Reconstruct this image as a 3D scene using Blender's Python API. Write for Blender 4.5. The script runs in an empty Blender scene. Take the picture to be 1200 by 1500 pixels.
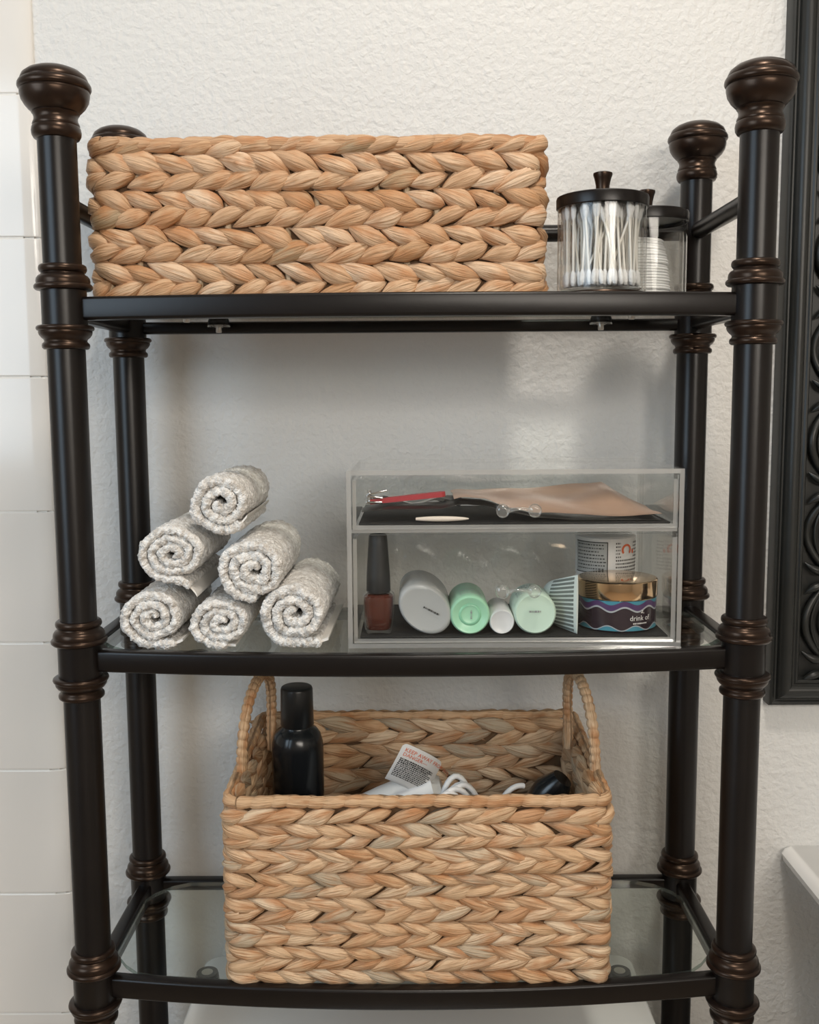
import bpy, bmesh, math, random
from mathutils import Vector, Matrix
random.seed(7)
PI = math.pi
SC = bpy.context.scene
COL = SC.collection

# ------------------------------------------------------------------ camera
F_PX = 1476.29
cam_d = bpy.data.cameras.new('camera')
cam_d.sensor_fit = 'VERTICAL'; cam_d.sensor_height = 36.0; cam_d.sensor_width = 28.8
cam_d.lens = F_PX / 1500 * 36.0
cam_d.clip_start = 0.01
cam = bpy.data.objects.new('camera', cam_d); COL.objects.link(cam)
_r = Vector((1.0, 0.0051, -0.0067)).normalized()
_f = Vector((-0.0058, 0.9934, -0.1147)).normalized()
_u = _r.cross(_f).normalized(); _r = _f.cross(_u).normalized()
cam.matrix_world = Matrix(((_r.x, _u.x, -_f.x, 0.0047), (_r.y, _u.y, -_f.y, -0.8909), (_r.z, _u.z, -_f.z, 1.3930), (0, 0, 0, 1)))
SC.camera = cam

# ------------------------------------------------------------------ world, lights, exposure
world = bpy.data.worlds.new('world'); SC.world = world; world.use_nodes = True
world.node_tree.nodes['Background'].inputs[0].default_value = (0.90, 0.92, 1.0, 1)
world.node_tree.nodes['Background'].inputs[1].default_value = 0.15
def area(name, loc, target, sx, sy, power, col):
    l = bpy.data.lights.new(name, 'AREA'); l.shape = 'RECTANGLE'; l.size = sx; l.size_y = sy
    l.energy = power; l.color = col
    o = bpy.data.objects.new(name, l); COL.objects.link(o); o.location = loc
    o.rotation_euler = (Vector(target) - Vector(loc)).to_track_quat('-Z', 'Y').to_euler()
    return o
area('window_daylight', (-1.36, -0.95, 1.70), (0.1, 0.0, 1.25), 1.4, 1.0, 15.0, (0.63, 0.82, 1.0))
area('ceiling_lamp_light', (0.20, -0.65, 2.70), (0.20, -0.30, 1.0), 0.18, 0.18, 8.4, (1.0, 0.92, 0.82))
area('front_fill_light', (0.60, -2.25, 1.90), (0.30, 0.2, 1.00), 1.2, 0.55, 20, (1.0, 0.92, 0.82))  # fill light added behind the viewer, not a modelled window
SC.view_settings.view_transform = 'Standard'
SC.view_settings.look = 'None'
SC.view_settings.gamma = 1.0
SC.view_settings.use_curve_mapping = False
SC.view_settings.exposure = 0.48
SC.cycles.transparent_max_bounces = 48
SC.cycles.max_bounces = 12

# ------------------------------------------------------------------ materials
MATS = {}
def new_mat(name):
    m = bpy.data.materials.new(name); m.use_nodes = True
    nt = m.node_tree; b = nt.nodes['Principled BSDF']
    MATS[name] = m
    return m, nt, b
def N(nt, t, **kw):
    n = nt.nodes.new(t)
    for k, v in kw.items(): setattr(n, k, v)
    return n
def simple(name, col, rough=0.5, metal=0.0, spec=0.5, noise=0.0, nscale=20.0, bump=0.0, bscale=80.0, coat=0.0, bdist=0.002):
    m, nt, b = new_mat(name)
    b.inputs['Base Color'].default_value = (*col, 1)
    b.inputs['Roughness'].default_value = rough
    b.inputs['Metallic'].default_value = metal
    b.inputs['Specular IOR Level'].default_value = spec
    b.inputs['Coat Weight'].default_value = coat
    tc = N(nt, 'ShaderNodeTexCoord')
    if noise > 0:
        nz = N(nt, 'ShaderNodeTexNoise'); nz.inputs['Scale'].default_value = nscale; nz.inputs['Detail'].default_value = 4
        nt.links.new(tc.outputs['Object'], nz.inputs['Vector'])
        mx = N(nt, 'ShaderNodeMix', data_type='RGBA')
        mx.inputs[6].default_value = (*[c * (1 - noise) for c in col], 1)
        mx.inputs[7].default_value = (*[min(1, c * (1 + noise)) for c in col], 1)
        nt.links.new(nz.outputs['Fac'], mx.inputs[0]); nt.links.new(mx.outputs[2], b.inputs['Base Color'])
    if bump > 0:
        nb = N(nt, 'ShaderNodeTexNoise'); nb.inputs['Scale'].default_value = bscale; nb.inputs['Detail'].default_value = 3
        nt.links.new(tc.outputs['Object'], nb.inputs['Vector'])
        bp = N(nt, 'ShaderNodeBump'); bp.inputs['Strength'].default_value = bump; bp.inputs['Distance'].default_value = bdist
        nt.links.new(nb.outputs['Fac'], bp.inputs['Height']); nt.links.new(bp.outputs['Normal'], b.inputs['Normal'])
    return m

def wall_mat(name, col):
    m, nt, b = new_mat(name)
    b.inputs['Base Color'].default_value = (*col, 1); b.inputs['Roughness'].default_value = 0.55
    b.inputs['Specular IOR Level'].default_value = 0.35
    tc = N(nt, 'ShaderNodeTexCoord')
    n1 = N(nt, 'ShaderNodeTexNoise'); n1.inputs['Scale'].default_value = 150; n1.inputs['Detail'].default_value = 2.0; n1.inputs['Roughness'].default_value = 0.55
    n1.inputs['Distortion'].default_value = 0.25
    n2 = N(nt, 'ShaderNodeTexVoronoi'); n2.feature = 'SMOOTH_F1'; n2.inputs['Scale'].default_value = 120
    for n in (n1, n2): nt.links.new(tc.outputs['Object'], n.inputs['Vector'])
    ad = N(nt, 'ShaderNodeMath', operation='MULTIPLY_ADD'); ad.inputs[1].default_value = -0.45
    nt.links.new(n2.outputs['Distance'], ad.inputs[0]); nt.links.new(n1.outputs['Fac'], ad.inputs[2])
    bp = N(nt, 'ShaderNodeBump'); bp.inputs['Strength'].default_value = 0.62; bp.inputs['Distance'].default_value = 0.0030
    nt.links.new(ad.outputs[0], bp.inputs['Height']); nt.links.new(bp.outputs['Normal'], b.inputs['Normal'])
    return m

def straw_mat(name, cols, dark):
    """dried leaf strands: a tone for each strand, fine fibres along it, a few brown streaks"""
    m, nt, b = new_mat(name)
    b.inputs['Roughness'].default_value = 0.48; b.inputs['Specular IOR Level'].default_value = 0.35
    tc = N(nt, 'ShaderNodeTexCoord'); oi = N(nt, 'ShaderNodeObjectInfo'); ge = N(nt, 'ShaderNodeNewGeometry')
    ad = N(nt, 'ShaderNodeMath', operation='ADD'); fr = N(nt, 'ShaderNodeMath', operation='FRACT')
    nt.links.new(oi.outputs['Random'], ad.inputs[0]); nt.links.new(ge.outputs['Random Per Island'], ad.inputs[1]); nt.links.new(ad.outputs[0], fr.inputs[0])
    rp = N(nt, 'ShaderNodeValToRGB'); rp.color_ramp.interpolation = 'LINEAR'
    el = rp.color_ramp.elements
    while len(el) < len(cols): el.new(0.5)
    for i, (p, c) in enumerate(cols):
        el[i].position = p; el[i].color = (*c, 1)
    nt.links.new(fr.outputs[0], rp.inputs['Fac'])
    # fibres: UV x along strand, y across
    uv = N(nt, 'ShaderNodeUVMap')
    mp = N(nt, 'ShaderNodeMapping'); mp.inputs['Scale'].default_value = (1.3, 26, 1)
    nt.links.new(uv.outputs[0], mp.inputs['Vector'])
    of = N(nt, 'ShaderNodeVectorMath', operation='ADD'); mu = N(nt, 'ShaderNodeMath', operation='MULTIPLY'); mu.inputs[1].default_value = 37.0
    nt.links.new(fr.outputs[0], mu.inputs[0]); nt.links.new(mp.outputs[0], of.inputs[0]); nt.links.new(mu.outputs[0], of.inputs[1])
    nz = N(nt, 'ShaderNodeTexNoise'); nz.inputs['Scale'].default_value = 1.0; nz.inputs['Detail'].default_value = 3; nz.inputs['Roughness'].default_value = 0.6
    nt.links.new(of.outputs[0], nz.inputs['Vector'])
    r2 = N(nt, 'ShaderNodeValToRGB'); r2.color_ramp.elements[0].position = 0.33; r2.color_ramp.elements[0].color = (1, 1, 1, 1); r2.color_ramp.elements[1].position = 0.50; r2.color_ramp.elements[1].color = (0, 0, 0, 1)
    nt.links.new(nz.outputs['Fac'], r2.inputs['Fac'])
    # patches of brown wear
    mp2 = N(nt, 'ShaderNodeMapping'); mp2.inputs['Scale'].default_value = (1.6, 3.0, 1); nt.links.new(uv.outputs[0], mp2.inputs['Vector'])
    of2 = N(nt, 'ShaderNodeVectorMath', operation='ADD'); nt.links.new(mp2.outputs[0], of2.inputs[0]); nt.links.new(mu.outputs[0], of2.inputs[1])
    nz2 = N(nt, 'ShaderNodeTexNoise'); nz2.inputs['Scale'].default_value = 1.0; nz2.inputs['Detail'].default_value = 2; nt.links.new(of2.outputs[0], nz2.inputs['Vector'])
    r3 = N(nt, 'ShaderNodeValToRGB'); r3.color_ramp.elements[0].position = 0.47; r3.color_ramp.elements[1].position = 0.68
    nt.links.new(nz2.outputs['Fac'], r3.inputs['Fac'])
    mxa = N(nt, 'ShaderNodeMix', data_type='RGBA'); mxa.inputs[7].default_value = (*dark, 1)
    m1 = N(nt, 'ShaderNodeMath', operation='MULTIPLY'); m1.inputs[1].default_value = 0.80; nt.links.new(r2.outputs[0], m1.inputs[0])
    nt.links.new(m1.outputs[0], mxa.inputs[0]); nt.links.new(rp.outputs[0], mxa.inputs[6])
    mxb = N(nt, 'ShaderNodeMix', data_type='RGBA'); mxb.inputs[7].default_value = (0.50, 0.22, 0.085, 1)
    m2 = N(nt, 'ShaderNodeMath', operation='MULTIPLY'); m2.inputs[1].default_value = 0.75; nt.links.new(r3.outputs[0], m2.inputs[0])
    nt.links.new(m2.outputs[0], mxb.inputs[0]); nt.links.new(mxa.outputs[2], mxb.inputs[6]); nt.links.new(mxb.outputs[2], b.inputs['Base Color'])
    bp = N(nt, 'ShaderNodeBump'); bp.inputs['Strength'].default_value = 1.0; bp.inputs['Distance'].default_value = 0.0022
    nt.links.new(nz.outputs['Fac'], bp.inputs['Height']); nt.links.new(bp.outputs['Normal'], b.inputs['Normal'])
    return m

def clear_mat(name, tint=(0.97, 0.98, 0.97), f0=0.04, rough=0.02, haze=0.0, hazecol=(0.9, 0.9, 0.9), power=5.0):
    """thin clear sheet: see-through plus mirror reflection that grows at grazing angles"""
    m = bpy.data.materials.new(name); m.use_nodes = True; nt = m.node_tree; nt.nodes.clear(); MATS[name] = m
    out = N(nt, 'ShaderNodeOutputMaterial'); tr = N(nt, 'ShaderNodeBsdfTransparent'); gl = N(nt, 'ShaderNodeBsdfGlossy')
    tr.inputs['Color'].default_value = (*tint, 1); gl.inputs['Roughness'].default_value = rough; gl.inputs['Color'].default_value = (1, 1, 1, 1)
    lw = N(nt, 'ShaderNodeLayerWeight'); lw.inputs['Blend'].default_value = 0.5
    pw = N(nt, 'ShaderNodeMath', operation='POWER'); pw.inputs[1].default_value = power
    nt.links.new(lw.outputs['Facing'], pw.inputs[0])
    ma = N(nt, 'ShaderNodeMath', operation='MULTIPLY_ADD'); ma.inputs[1].default_value = 0.9 * (1 - f0); ma.inputs[2].default_value = f0
    nt.links.new(pw.outputs[0], ma.inputs[0])
    mix = N(nt, 'ShaderNodeMixShader'); nt.links.new(ma.outputs[0], mix.inputs[0])
    if haze > 0:
        df = N(nt, 'ShaderNodeBsdfDiffuse'); df.inputs['Color'].default_value = (*hazecol, 1)
        tl = N(nt, 'ShaderNodeBsdfTranslucent'); tl.inputs['Color'].default_value = (*hazecol, 1)
        a = N(nt, 'ShaderNodeMixShader'); a.inputs[0].default_value = 0.5; nt.links.new(df.outputs[0], a.inputs[1]); nt.links.new(tl.outputs[0], a.inputs[2])
        h = N(nt, 'ShaderNodeMixShader'); h.inputs[0].default_value = haze; nt.links.new(tr.outputs[0], h.inputs[1]); nt.links.new(a.outputs[0], h.inputs[2])
        nt.links.new(h.outputs[0], mix.inputs[1])
    else:
        nt.links.new(tr.outputs[0], mix.inputs[1])
    nt.links.new(gl.outputs[0], mix.inputs[2]); nt.links.new(mix.outputs[0], out.inputs[0])
    return m

def terry_mat(name, col):
    m, nt, b = new_mat(name)
    b.inputs['Roughness'].default_value = 0.95; b.inputs['Specular IOR Level'].default_value = 0.1
    b.inputs['Sheen Weight'].default_value = 0.3
    tc = N(nt, 'ShaderNodeTexCoord')
    v = N(nt, 'ShaderNodeTexVoronoi'); v.inputs['Scale'].default_value = 520; nt.links.new(tc.outputs['Object'], v.inputs['Vector'])
    n = N(nt, 'ShaderNodeTexNoise'); n.inputs['Scale'].default_value = 160; n.inputs['Detail'].default_value = 3; nt.links.new(tc.outputs['Object'], n.inputs['Vector'])
    rp = N(nt, 'ShaderNodeValToRGB'); e = rp.color_ramp.elements
    e[0].position = 0.34; e[0].color = (col[0] * 0.66, col[1] * 0.63, col[2] * 0.60, 1); e[1].position = 0.60; e[1].color = (*col, 1)
    nt.links.new(n.outputs['Fac'], rp.inputs['Fac']); nt.links.new(rp.outputs[0], b.inputs['Base Color'])
    bp = N(nt, 'ShaderNodeBump'); bp.inputs['Strength'].default_value = 0.8; bp.inputs['Distance'].default_value = 0.0014; bp.invert = True
    nt.links.new(v.outputs['Distance'], bp.inputs['Height']); nt.links.new(bp.outputs['Normal'], b.inputs['Normal'])
    return m

WALL = wall_mat('wall_paint', (0.745, 0.74, 0.72))
CEIL = simple('ceiling_paint', (0.8, 0.79, 0.77), 0.7, bump=0.1)
HIDDEN = simple('far_wall_paint', (0.52, 0.48, 0.43), 0.7, bump=0.1)
FLOORM = simple('floor_vinyl', (0.46, 0.36, 0.26), 0.5, noise=0.12, nscale=6)
TILE = simple('ceramic_glaze', (0.83, 0.80, 0.755), 0.12, noise=0.01, nscale=3, bump=0.03, bscale=9)
GROUT = simple('grout', (0.80, 0.785, 0.75), 0.9, bump=0.2, bscale=300)
BRONZE = simple('dark_bronze', (0.0065, 0.0046, 0.0040), 0.31, spec=0.34, noise=0.25, nscale=30, bump=0.02, bscale=200)
COPPER = simple('rubbed_bronze', (0.0085, 0.0055, 0.0046), 0.30, metal=0.0, spec=0.50, noise=0.35, nscale=45)
COPPER.node_tree.nodes['Principled BSDF'].inputs['Specular Tint'].default_value = (1.0, 0.68, 0.50, 1)
BLACKWOOD = simple('black_carved_wood', (0.014, 0.015, 0.014), 0.38, spec=0.5, noise=0.3, nscale=30, bump=0.05, bscale=60)
GLASS = clear_mat('shelf_glass', (0.955, 0.98, 0.965), 0.04)
GLASSEDGE = clear_mat('glass_edge', (0.62, 0.72, 0.67), 0.10, haze=0.12, hazecol=(0.6, 0.68, 0.64))
JARGLASS = clear_mat('jar_glass', (0.985, 0.99, 0.985), 0.020, power=2.8)
ACRYL = clear_mat('acrylic_sheet', (0.988, 0.991, 0.988), 0.022)
ACRYLEDGE = clear_mat('acrylic_edge', (0.94, 0.95, 0.94), 0.30, rough=0.06, haze=0.45, hazecol=(1.0, 1.0, 0.99), power=2.0)
ACRYLKNOB = clear_mat('acrylic_handle', (0.96, 0.97, 0.96), 0.07, rough=0.03, haze=0.10, hazecol=(1.0, 1.0, 0.99), power=1.7)
BUMPER = clear_mat('clear_rubber', (0.82, 0.82, 0.80), 0.10, haze=0.25)
STRAW_A = straw_mat('straw_leaf_pale', [(0.0, (0.60, 0.36, 0.20)), (0.25, (0.72, 0.49, 0.31)), (0.5, (0.63, 0.39, 0.22)), (0.75, (0.78, 0.57, 0.39)), (0.92, (0.54, 0.30, 0.15)), (1.0, (0.42, 0.33, 0.21))], (0.36, 0.18, 0.075))
STRAW_B = straw_mat('straw_leaf_golden', [(0.0, (0.70, 0.47, 0.28)), (0.22, (0.78, 0.56, 0.36)), (0.5, (0.68, 0.43, 0.24)), (0.72, (0.82, 0.62, 0.42)), (0.90, (0.50, 0.40, 0.28)), (1.0, (0.60, 0.33, 0.17))], (0.36, 0.17, 0.07))
STRAWCORE = simple('straw_core', (0.13, 0.070, 0.032), 0.8, noise=0.3, nscale=80, bump=0.4, bscale=160)  # inner wall coloured extra dark to stand in for shade between strands
STAKE = simple('straw_stake', (0.62, 0.46, 0.29), 0.6, noise=0.2, nscale=120, bump=0.3, bscale=300)
TERRY = terry_mat('terry_cotton', (0.88, 0.86, 0.825))
HEM = simple('woven_hem', (0.77, 0.74, 0.69), 0.85, bump=0.4, bscale=900, bdist=0.0005)
COTTON = simple('cotton_wool', (0.90, 0.90, 0.91), 0.95, bump=0.4, bscale=500)
PAPERSTICK = simple('paper_stick', (0.88, 0.85, 0.80), 0.7)
PORCELAIN = simple('porcelain', (0.84, 0.835, 0.82), 0.10, coat=0.4, noise=0.01)
COUNTER = simple('cultured_marble', (0.85, 0.84, 0.82), 0.16, noise=0.03, nscale=4)
CABINET = simple('cabinet_paint', (0.35, 0.33, 0.29), 0.5, bump=0.05)
CHROME = simple('chrome', (0.75, 0.75, 0.76), 0.12, metal=1.0)
STEEL = simple('zinc_bolt', (0.55, 0.53, 0.50), 0.3, metal=1.0)
BLACKPLASTIC = simple('black_plastic', (0.012, 0.013, 0.014), 0.30, spec=0.5)
BLACKGLOSS = simple('black_gloss', (0.010, 0.012, 0.014), 0.22, spec=0.5)
BLACKCAP = simple('black_matte_cap', (0.014, 0.015, 0.016), 0.5)
LINER = simple('black_felt', (0.008, 0.008, 0.008), 0.8, bump=0.2, bscale=400)
WHITEPL = simple('white_plastic', (0.80, 0.80, 0.80), 0.3, noise=0.01)
CORDM = simple('white_cord_rubber', (0.80, 0.80, 0.79), 0.4)
PAPER = simple('tag_paper', (0.84, 0.83, 0.81), 0.6)
INKBLACK = simple('black_ink', (0.03, 0.03, 0.03), 0.6)
INKRED = simple('red_ink', (0.75, 0.14, 0.04), 0.6)
INKGREY = simple('grey_ink', (0.30, 0.31, 0.31), 0.6)
INKWHITE = simple('white_ink', (0.80, 0.78, 0.75), 0.5)
POLISH = simple('nail_polish_rust', (0.085, 0.017, 0.009), 0.12, coat=0.6, noise=0.25, nscale=90)
CLEARPL = simple('frosted_bottle', (0.44, 0.45, 0.445), 0.22, noise=0.03, nscale=30)
CLEARPL2 = simple('frosted_bottle_liquid', (0.66, 0.66, 0.64), 0.25)
MINT = simple('mint_plastic', (0.40, 0.74, 0.51), 0.25)
MINTDARK = simple('mint_ring', (0.30, 0.64, 0.42), 0.25)
PALEMINT = simple('pale_mint_plastic', (0.64, 0.82, 0.69), 0.28)
TUBEWHITE = simple('tube_white', (0.72, 0.80, 0.77), 0.35)
TUBESTRIPE = simple('tube_groove', (0.16, 0.19, 0.18), 0.5)
GOLD = simple('gold_lid', (0.86, 0.60, 0.36), 0.10, metal=1.0)
PURPLE = simple('dark_plum_jar', (0.030, 0.018, 0.026), 0.18, coat=0.5)
VIOLET = simple('violet_wave', (0.085, 0.04, 0.13), 0.3)
TEAL = simple('teal_wave', (0.06, 0.27, 0.36), 0.3)
GREYWAVE = simple('silver_wave', (0.42, 0.44, 0.47), 0.3)
TUBWHITE = simple('white_tub', (0.78, 0.77, 0.75), 0.3)
TUBGREY = simple('grey_label', (0.40, 0.41, 0.40), 0.5)
REDFILE = simple('red_file', (0.42, 0.035, 0.045), 0.5, noise=0.1, nscale=200)
PEACHFOIL = simple('peach_foil', (0.54, 0.35, 0.25), 0.30, metal=0.25, noise=0.12, nscale=25, bump=0.6, bscale=28)
BLACKFOIL = simple('black_sachet', (0.012, 0.012, 0.012), 0.35, bump=0.2, bscale=30)
IVORY = simple('ivory_stick', (0.78, 0.68, 0.58), 0.35)
MIRRORM = simple('mirror_silver', (0.85, 0.86, 0.86), 0.02, metal=1.0)

# ------------------------------------------------------------------ helpers
class MB:
    def __init__(s): s.v = []; s.f = []; s.uv = []; s.mi = []
    def add(s, verts, faces, mi=0, uvs=None):
        o = len(s.v); s.v += [tuple(p) for p in verts]
        for k, f in enumerate(faces):
            s.f.append(tuple(i + o for i in f)); s.mi.append(mi)
            s.uv.append([uvs[i] for i in f] if uvs else [(0, 0)] * len(f))
        return s
    def mesh(s, name, mats, smooth=True, sharp=None):
        me = bpy.data.meshes.new(name); me.from_pydata(s.v, [], s.f)
        for m in (mats if isinstance(mats, (list, tuple)) else [mats]): me.materials.append(m)
        ul = me.uv_layers.new(name='UVMap')
        k = 0
        for p, fuv, mi in zip(me.polygons, s.uv, s.mi):
            p.use_smooth = smooth; p.material_index = mi
            for c in fuv: ul.data[k].uv = c; k += 1
        me.update()
        if smooth and sharp is not None: me.set_sharp_from_angle(angle=math.radians(sharp))
        return me
def link(name, me, parent=None, loc=(0, 0, 0), rot=None):
    o = bpy.data.objects.new(name, me); COL.objects.link(o); o.location = loc
    if rot is not None: o.rotation_euler = rot
    if parent is not None: o.parent = parent
    return o
def tag(o, label=None, cat=None, group=None, kind=None):
    if label: o['label'] = label
    if cat: o['category'] = cat
    if group: o['group'] = group
    if kind: o['kind'] = kind
    return o
def thing(name, label, cat, loc=(0, 0, 0), group=None, rot=(0, 0, 0)):
    o = bpy.data.objects.new(name, None); COL.objects.link(o); o.location = loc; o.rotation_euler = rot
    o.empty_display_size = 0.03
    return tag(o, label, cat, group)
def lathe(mb, prof, seg=32, c=(0, 0, 0), mi=0, axis='Z', cap=True):
    """prof: list of (r, h) from top to bottom or bottom to top"""
    vs = []; fs = []; rings = []
    for r, h in prof:
        if r < 1e-6:
            vs.append((0, 0, h)); rings.append([len(vs) - 1])
        else:
            st = len(vs)
            for i in range(seg):
                a = 2 * PI * i / seg; vs.append((r * math.cos(a), r * math.sin(a), h))
            rings.append(list(range(st, st + seg)))
    up = prof[-1][1] > prof[0][1]
    for a, b in zip(rings[:-1], rings[1:]):
        for i in range(seg):
            j = (i + 1) % seg
            if len(a) == 1 and len(b) == 1: continue
            if len(a) == 1: q = (a[0], b[j], b[i])
            elif len(b) == 1: q = (a[i], a[j], b[0])
            else: q = (a[i], a[j], b[j], b[i])
            fs.append(q if up else q[::-1])
    if axis == 'Y': vs = [(x, z, -y) for x, y, z in vs]
    if axis == 'X': vs = [(z, x, y) for x, y, z in vs]
    vs = [(x + c[0], y + c[1], z + c[2]) for x, y, z in vs]
    mb.add(vs, fs, mi); return mb
def lathe_o(name, prof, mat, parent=None, loc=(0, 0, 0), seg=32, axis='Z', sharp=40, rot=None):
    return link(name, lathe(MB(), prof, seg, axis=axis).mesh(name, mat, True, sharp), parent, loc, rot)
def box_bm(size, bevel=0.0, seg=2):
    bm = bmesh.new(); bmesh.ops.create_cube(bm, size=1)
    bmesh.ops.scale(bm, vec=size, verts=bm.verts)
    if bevel > 0: bmesh.ops.bevel(bm, geom=bm.edges[:], offset=bevel, segments=seg, affect='EDGES', profile=0.5)
    return bm
def bm_mesh(bm, name, mat, smooth=True, sharp=35):
    me = bpy.data.meshes.new(name); bm.to_mesh(me); bm.free()
    for m in (mat if isinstance(mat, (list, tuple)) else [mat]): me.materials.append(m)
    for p in me.polygons: p.use_smooth = smooth
    if smooth: me.set_sharp_from_angle(angle=math.radians(sharp))
    return me
def box_o(name, size, mat, parent=None, loc=(0, 0, 0), bevel=0.0, seg=2, rot=None):
    return link(name, bm_mesh(box_bm(size, bevel, seg), name, mat), parent, loc, rot)
def add_box(mb, lo, hi, mi=0):
    (x0, y0, z0), (x1, y1, z1) = lo, hi
    mb.add([(x0, y0, z0), (x1, y0, z0), (x1, y1, z0), (x0, y1, z0), (x0, y0, z1), (x1, y0, z1), (x1, y1, z1), (x0, y1, z1)],
           [(0, 3, 2, 1), (4, 5, 6, 7), (0, 1, 5, 4), (1, 2, 6, 5), (2, 3, 7, 6), (3, 0, 4, 7)], mi)
def frames(pts, closed=False):
    n = len(pts); T = []
    for i in range(n):
        a = pts[(i - 1) % n] if (closed or i > 0) else pts[i]; b = pts[(i + 1) % n] if (closed or i < n - 1) else pts[i]
        T.append((Vector(b) - Vector(a)).normalized())
    up = Vector((0, 0, 1)) if abs(T[0].z) < 0.9 else Vector((0, 1, 0))
    nrm = (up - T[0] * up.dot(T[0])).normalized(); out = []
    for t in T:
        nrm = (nrm - t * nrm.dot(t)).normalized(); out.append((t, nrm, t.cross(nrm)))
    return out
def tube(mb, pts, r, seg=10, closed=False, mi=0, rfun=None, caps=True, uvlen=None):
    fr = frames(pts, closed); n = len(pts); vs = []; uvs = []; fs = []; s = 0
    for i, p in enumerate(pts):
        if i: s += (Vector(p) - Vector(pts[i - 1])).length
        t, a, b = fr[i]
        for k in range(seg):
            th = 2 * PI * k / seg
            rr = rfun(s, th) if rfun else (r[i] if isinstance(r, (list, tuple)) else r)
            vs.append(Vector(p) + (a * math.cos(th) + b * math.sin(th)) * rr); uvs.append((s / (uvlen or 0.04), k / seg))
    m = n if closed else n - 1
    for i in range(m):
        j = (i + 1) % n
        for k in range(seg):
            l = (k + 1) % seg; fs.append((i * seg + k, i * seg + l, j * seg + l, j * seg + k))
    if caps and not closed:
        fs.append(tuple(range(seg))[::-1]); fs.append(tuple((n - 1) * seg + k for k in range(seg)))
    mb.add(vs, fs, mi, uvs); return mb
def tube_o(name, pts, r, mat, parent=None, loc=(0, 0, 0), seg=12, closed=False, rfun=None):
    return link(name, tube(MB(), pts, r, seg, closed, rfun=rfun).mesh(name, mat, True, 50), parent, loc)
def extrude_outline(mb, pts, z0, z1, mi_top=0, mi_side=0):
    n = len(pts)
    vs = [(x, y, z0) for x, y in pts] + [(x, y, z1) for x, y in pts]
    mb.add(vs, [tuple(range(n))[::-1], tuple(range(n, 2 * n))], mi_top)
    mb.add(vs, [(i, (i + 1) % n, n + (i + 1) % n, n + i) for i in range(n)], mi_side)
    return mb
def text_polys(body, size, align='CENTER'):
    """flat lettering as (verts2d, faces)"""
    cu = bpy.data.curves.new('lettering', 'FONT'); cu.body = body; cu.size = size; cu.align_x = align; cu.resolution_u = 2
    o = bpy.data.objects.new('lettering', cu); COL.objects.link(o)
    dg = bpy.context.evaluated_depsgraph_get(); me = bpy.data.meshes.new_from_object(o.evaluated_get(dg))
    vs = [(v.co.x, v.co.y) for v in me.vertices]; fs = [tuple(p.vertices) for p in me.polygons]
    bpy.data.objects.remove(o); bpy.data.curves.remove(cu); bpy.data.meshes.remove(me)
    return vs, fs
def structure(o, label=None):
    o['kind'] = 'structure'
    if label: o['label'] = label
    return o

# ------------------------------------------------------------------ room
YW = 0.2544            # painted wall plane
def slab(name, lo, hi, mat, label):
    mb = MB(); add_box(mb, lo, hi); return structure(link(name, mb.mesh(name, mat, False)), label)
slab('wall_back', (-1.5, YW, 0), (1.8, YW + 0.1, 2.8), WALL, 'off-white orange-peel textured wall behind the rack')
slab('floor', (-1.5, -2.3, -0.1), (1.8, YW, 0), FLOORM, 'light brown bathroom floor')
slab('ceiling', (-1.5, -2.3, 2.8), (1.8, YW + 0.1, 2.9), CEIL, 'white ceiling')
slab('wall_left', (-1.5, -2.3, 0), (-1.4, YW, 2.8), HIDDEN, 'painted wall on the left, out of view')
slab('wall_right', (1.7, -2.3, 0), (1.8, YW, 2.8), HIDDEN, 'painted wall on the right, out of view')
slab('wall_front', (-1.5, -2.4, 0), (1.8, -2.3, 2.8), HIDDEN, 'painted wall behind the viewer')

# tiled surround at the left: each tile a piece
sur = thing('trim_1', 'cream glazed ceramic tile surround at the left of the wall', 'tile', (-0.4075, YW, 0))
del sur['category']; structure(sur)
TW = 0.1524; G = 0.0012; TH = 0.008
gm = MB(); add_box(gm, (-TW * 4, -0.0072, 0), (-0.019, 0.0, 2.25)); add_box(gm, (-0.019, -0.0050, 0), (-0.008, 0.0, 2.25)); add_box(gm, (-0.008, -0.0025, 0), (-0.002, 0.0, 2.25)); link('grout_bed', gm.mesh('grout_bed', GROUT, False), sur)
def tile_mesh(bull):
    # cross-section in x,y (y negative towards the room), rounded at the right for the bullnose
    h = TW - G; w = TW - (0 if bull else G); r = 0.0068 if bull else 0.0012
    sec = [(-w, 0.0), (-w, -TH + 0.0012), (-w + 0.0012, -TH)]
    wx = 0.020 if bull else r
    for i in range(13):
        a = PI / 2 * i / 12; sec.append((-wx + wx * math.sin(a), -TH + r - r * math.cos(a)))
    sec.append((0, 0))
    mb = MB(); e = 0.0013; n = len(sec)
    lay = []
    for z, ins in ((0, e), (e * 0.35, e * 0.3), (e, 0), (h - e, 0), (h - e * 0.35, e * 0.3), (h, e)):
        lay.append([(x, min(0, y + ins) if y < -0.001 else y, z) for x, y in sec])
    vs = [p for l in lay for p in l]; fs = []
    for k in range(len(lay) - 1):
        for i in range(n - 1): fs.append((k * n + i, k * n + i + 1, (k + 1) * n + i + 1, (k + 1) * n + i))
    fs.append(tuple(range(n))[::-1]); fs.append(tuple((len(lay) - 1) * n + i for i in range(n)))
    mb.add(vs, fs); me = mb.mesh('tile', TILE, True, 20)
    return me
tm_b, tm_f = tile_mesh(True), tile_mesh(False)
z0 = 1.7217 - 11 * TW
for r_ in range(15):
    for c_ in range(4):
        link('tile', tm_b if c_ == 0 else tm_f, sur, (-c_ * TW, 0, z0 + r_ * TW + G / 2))

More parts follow.
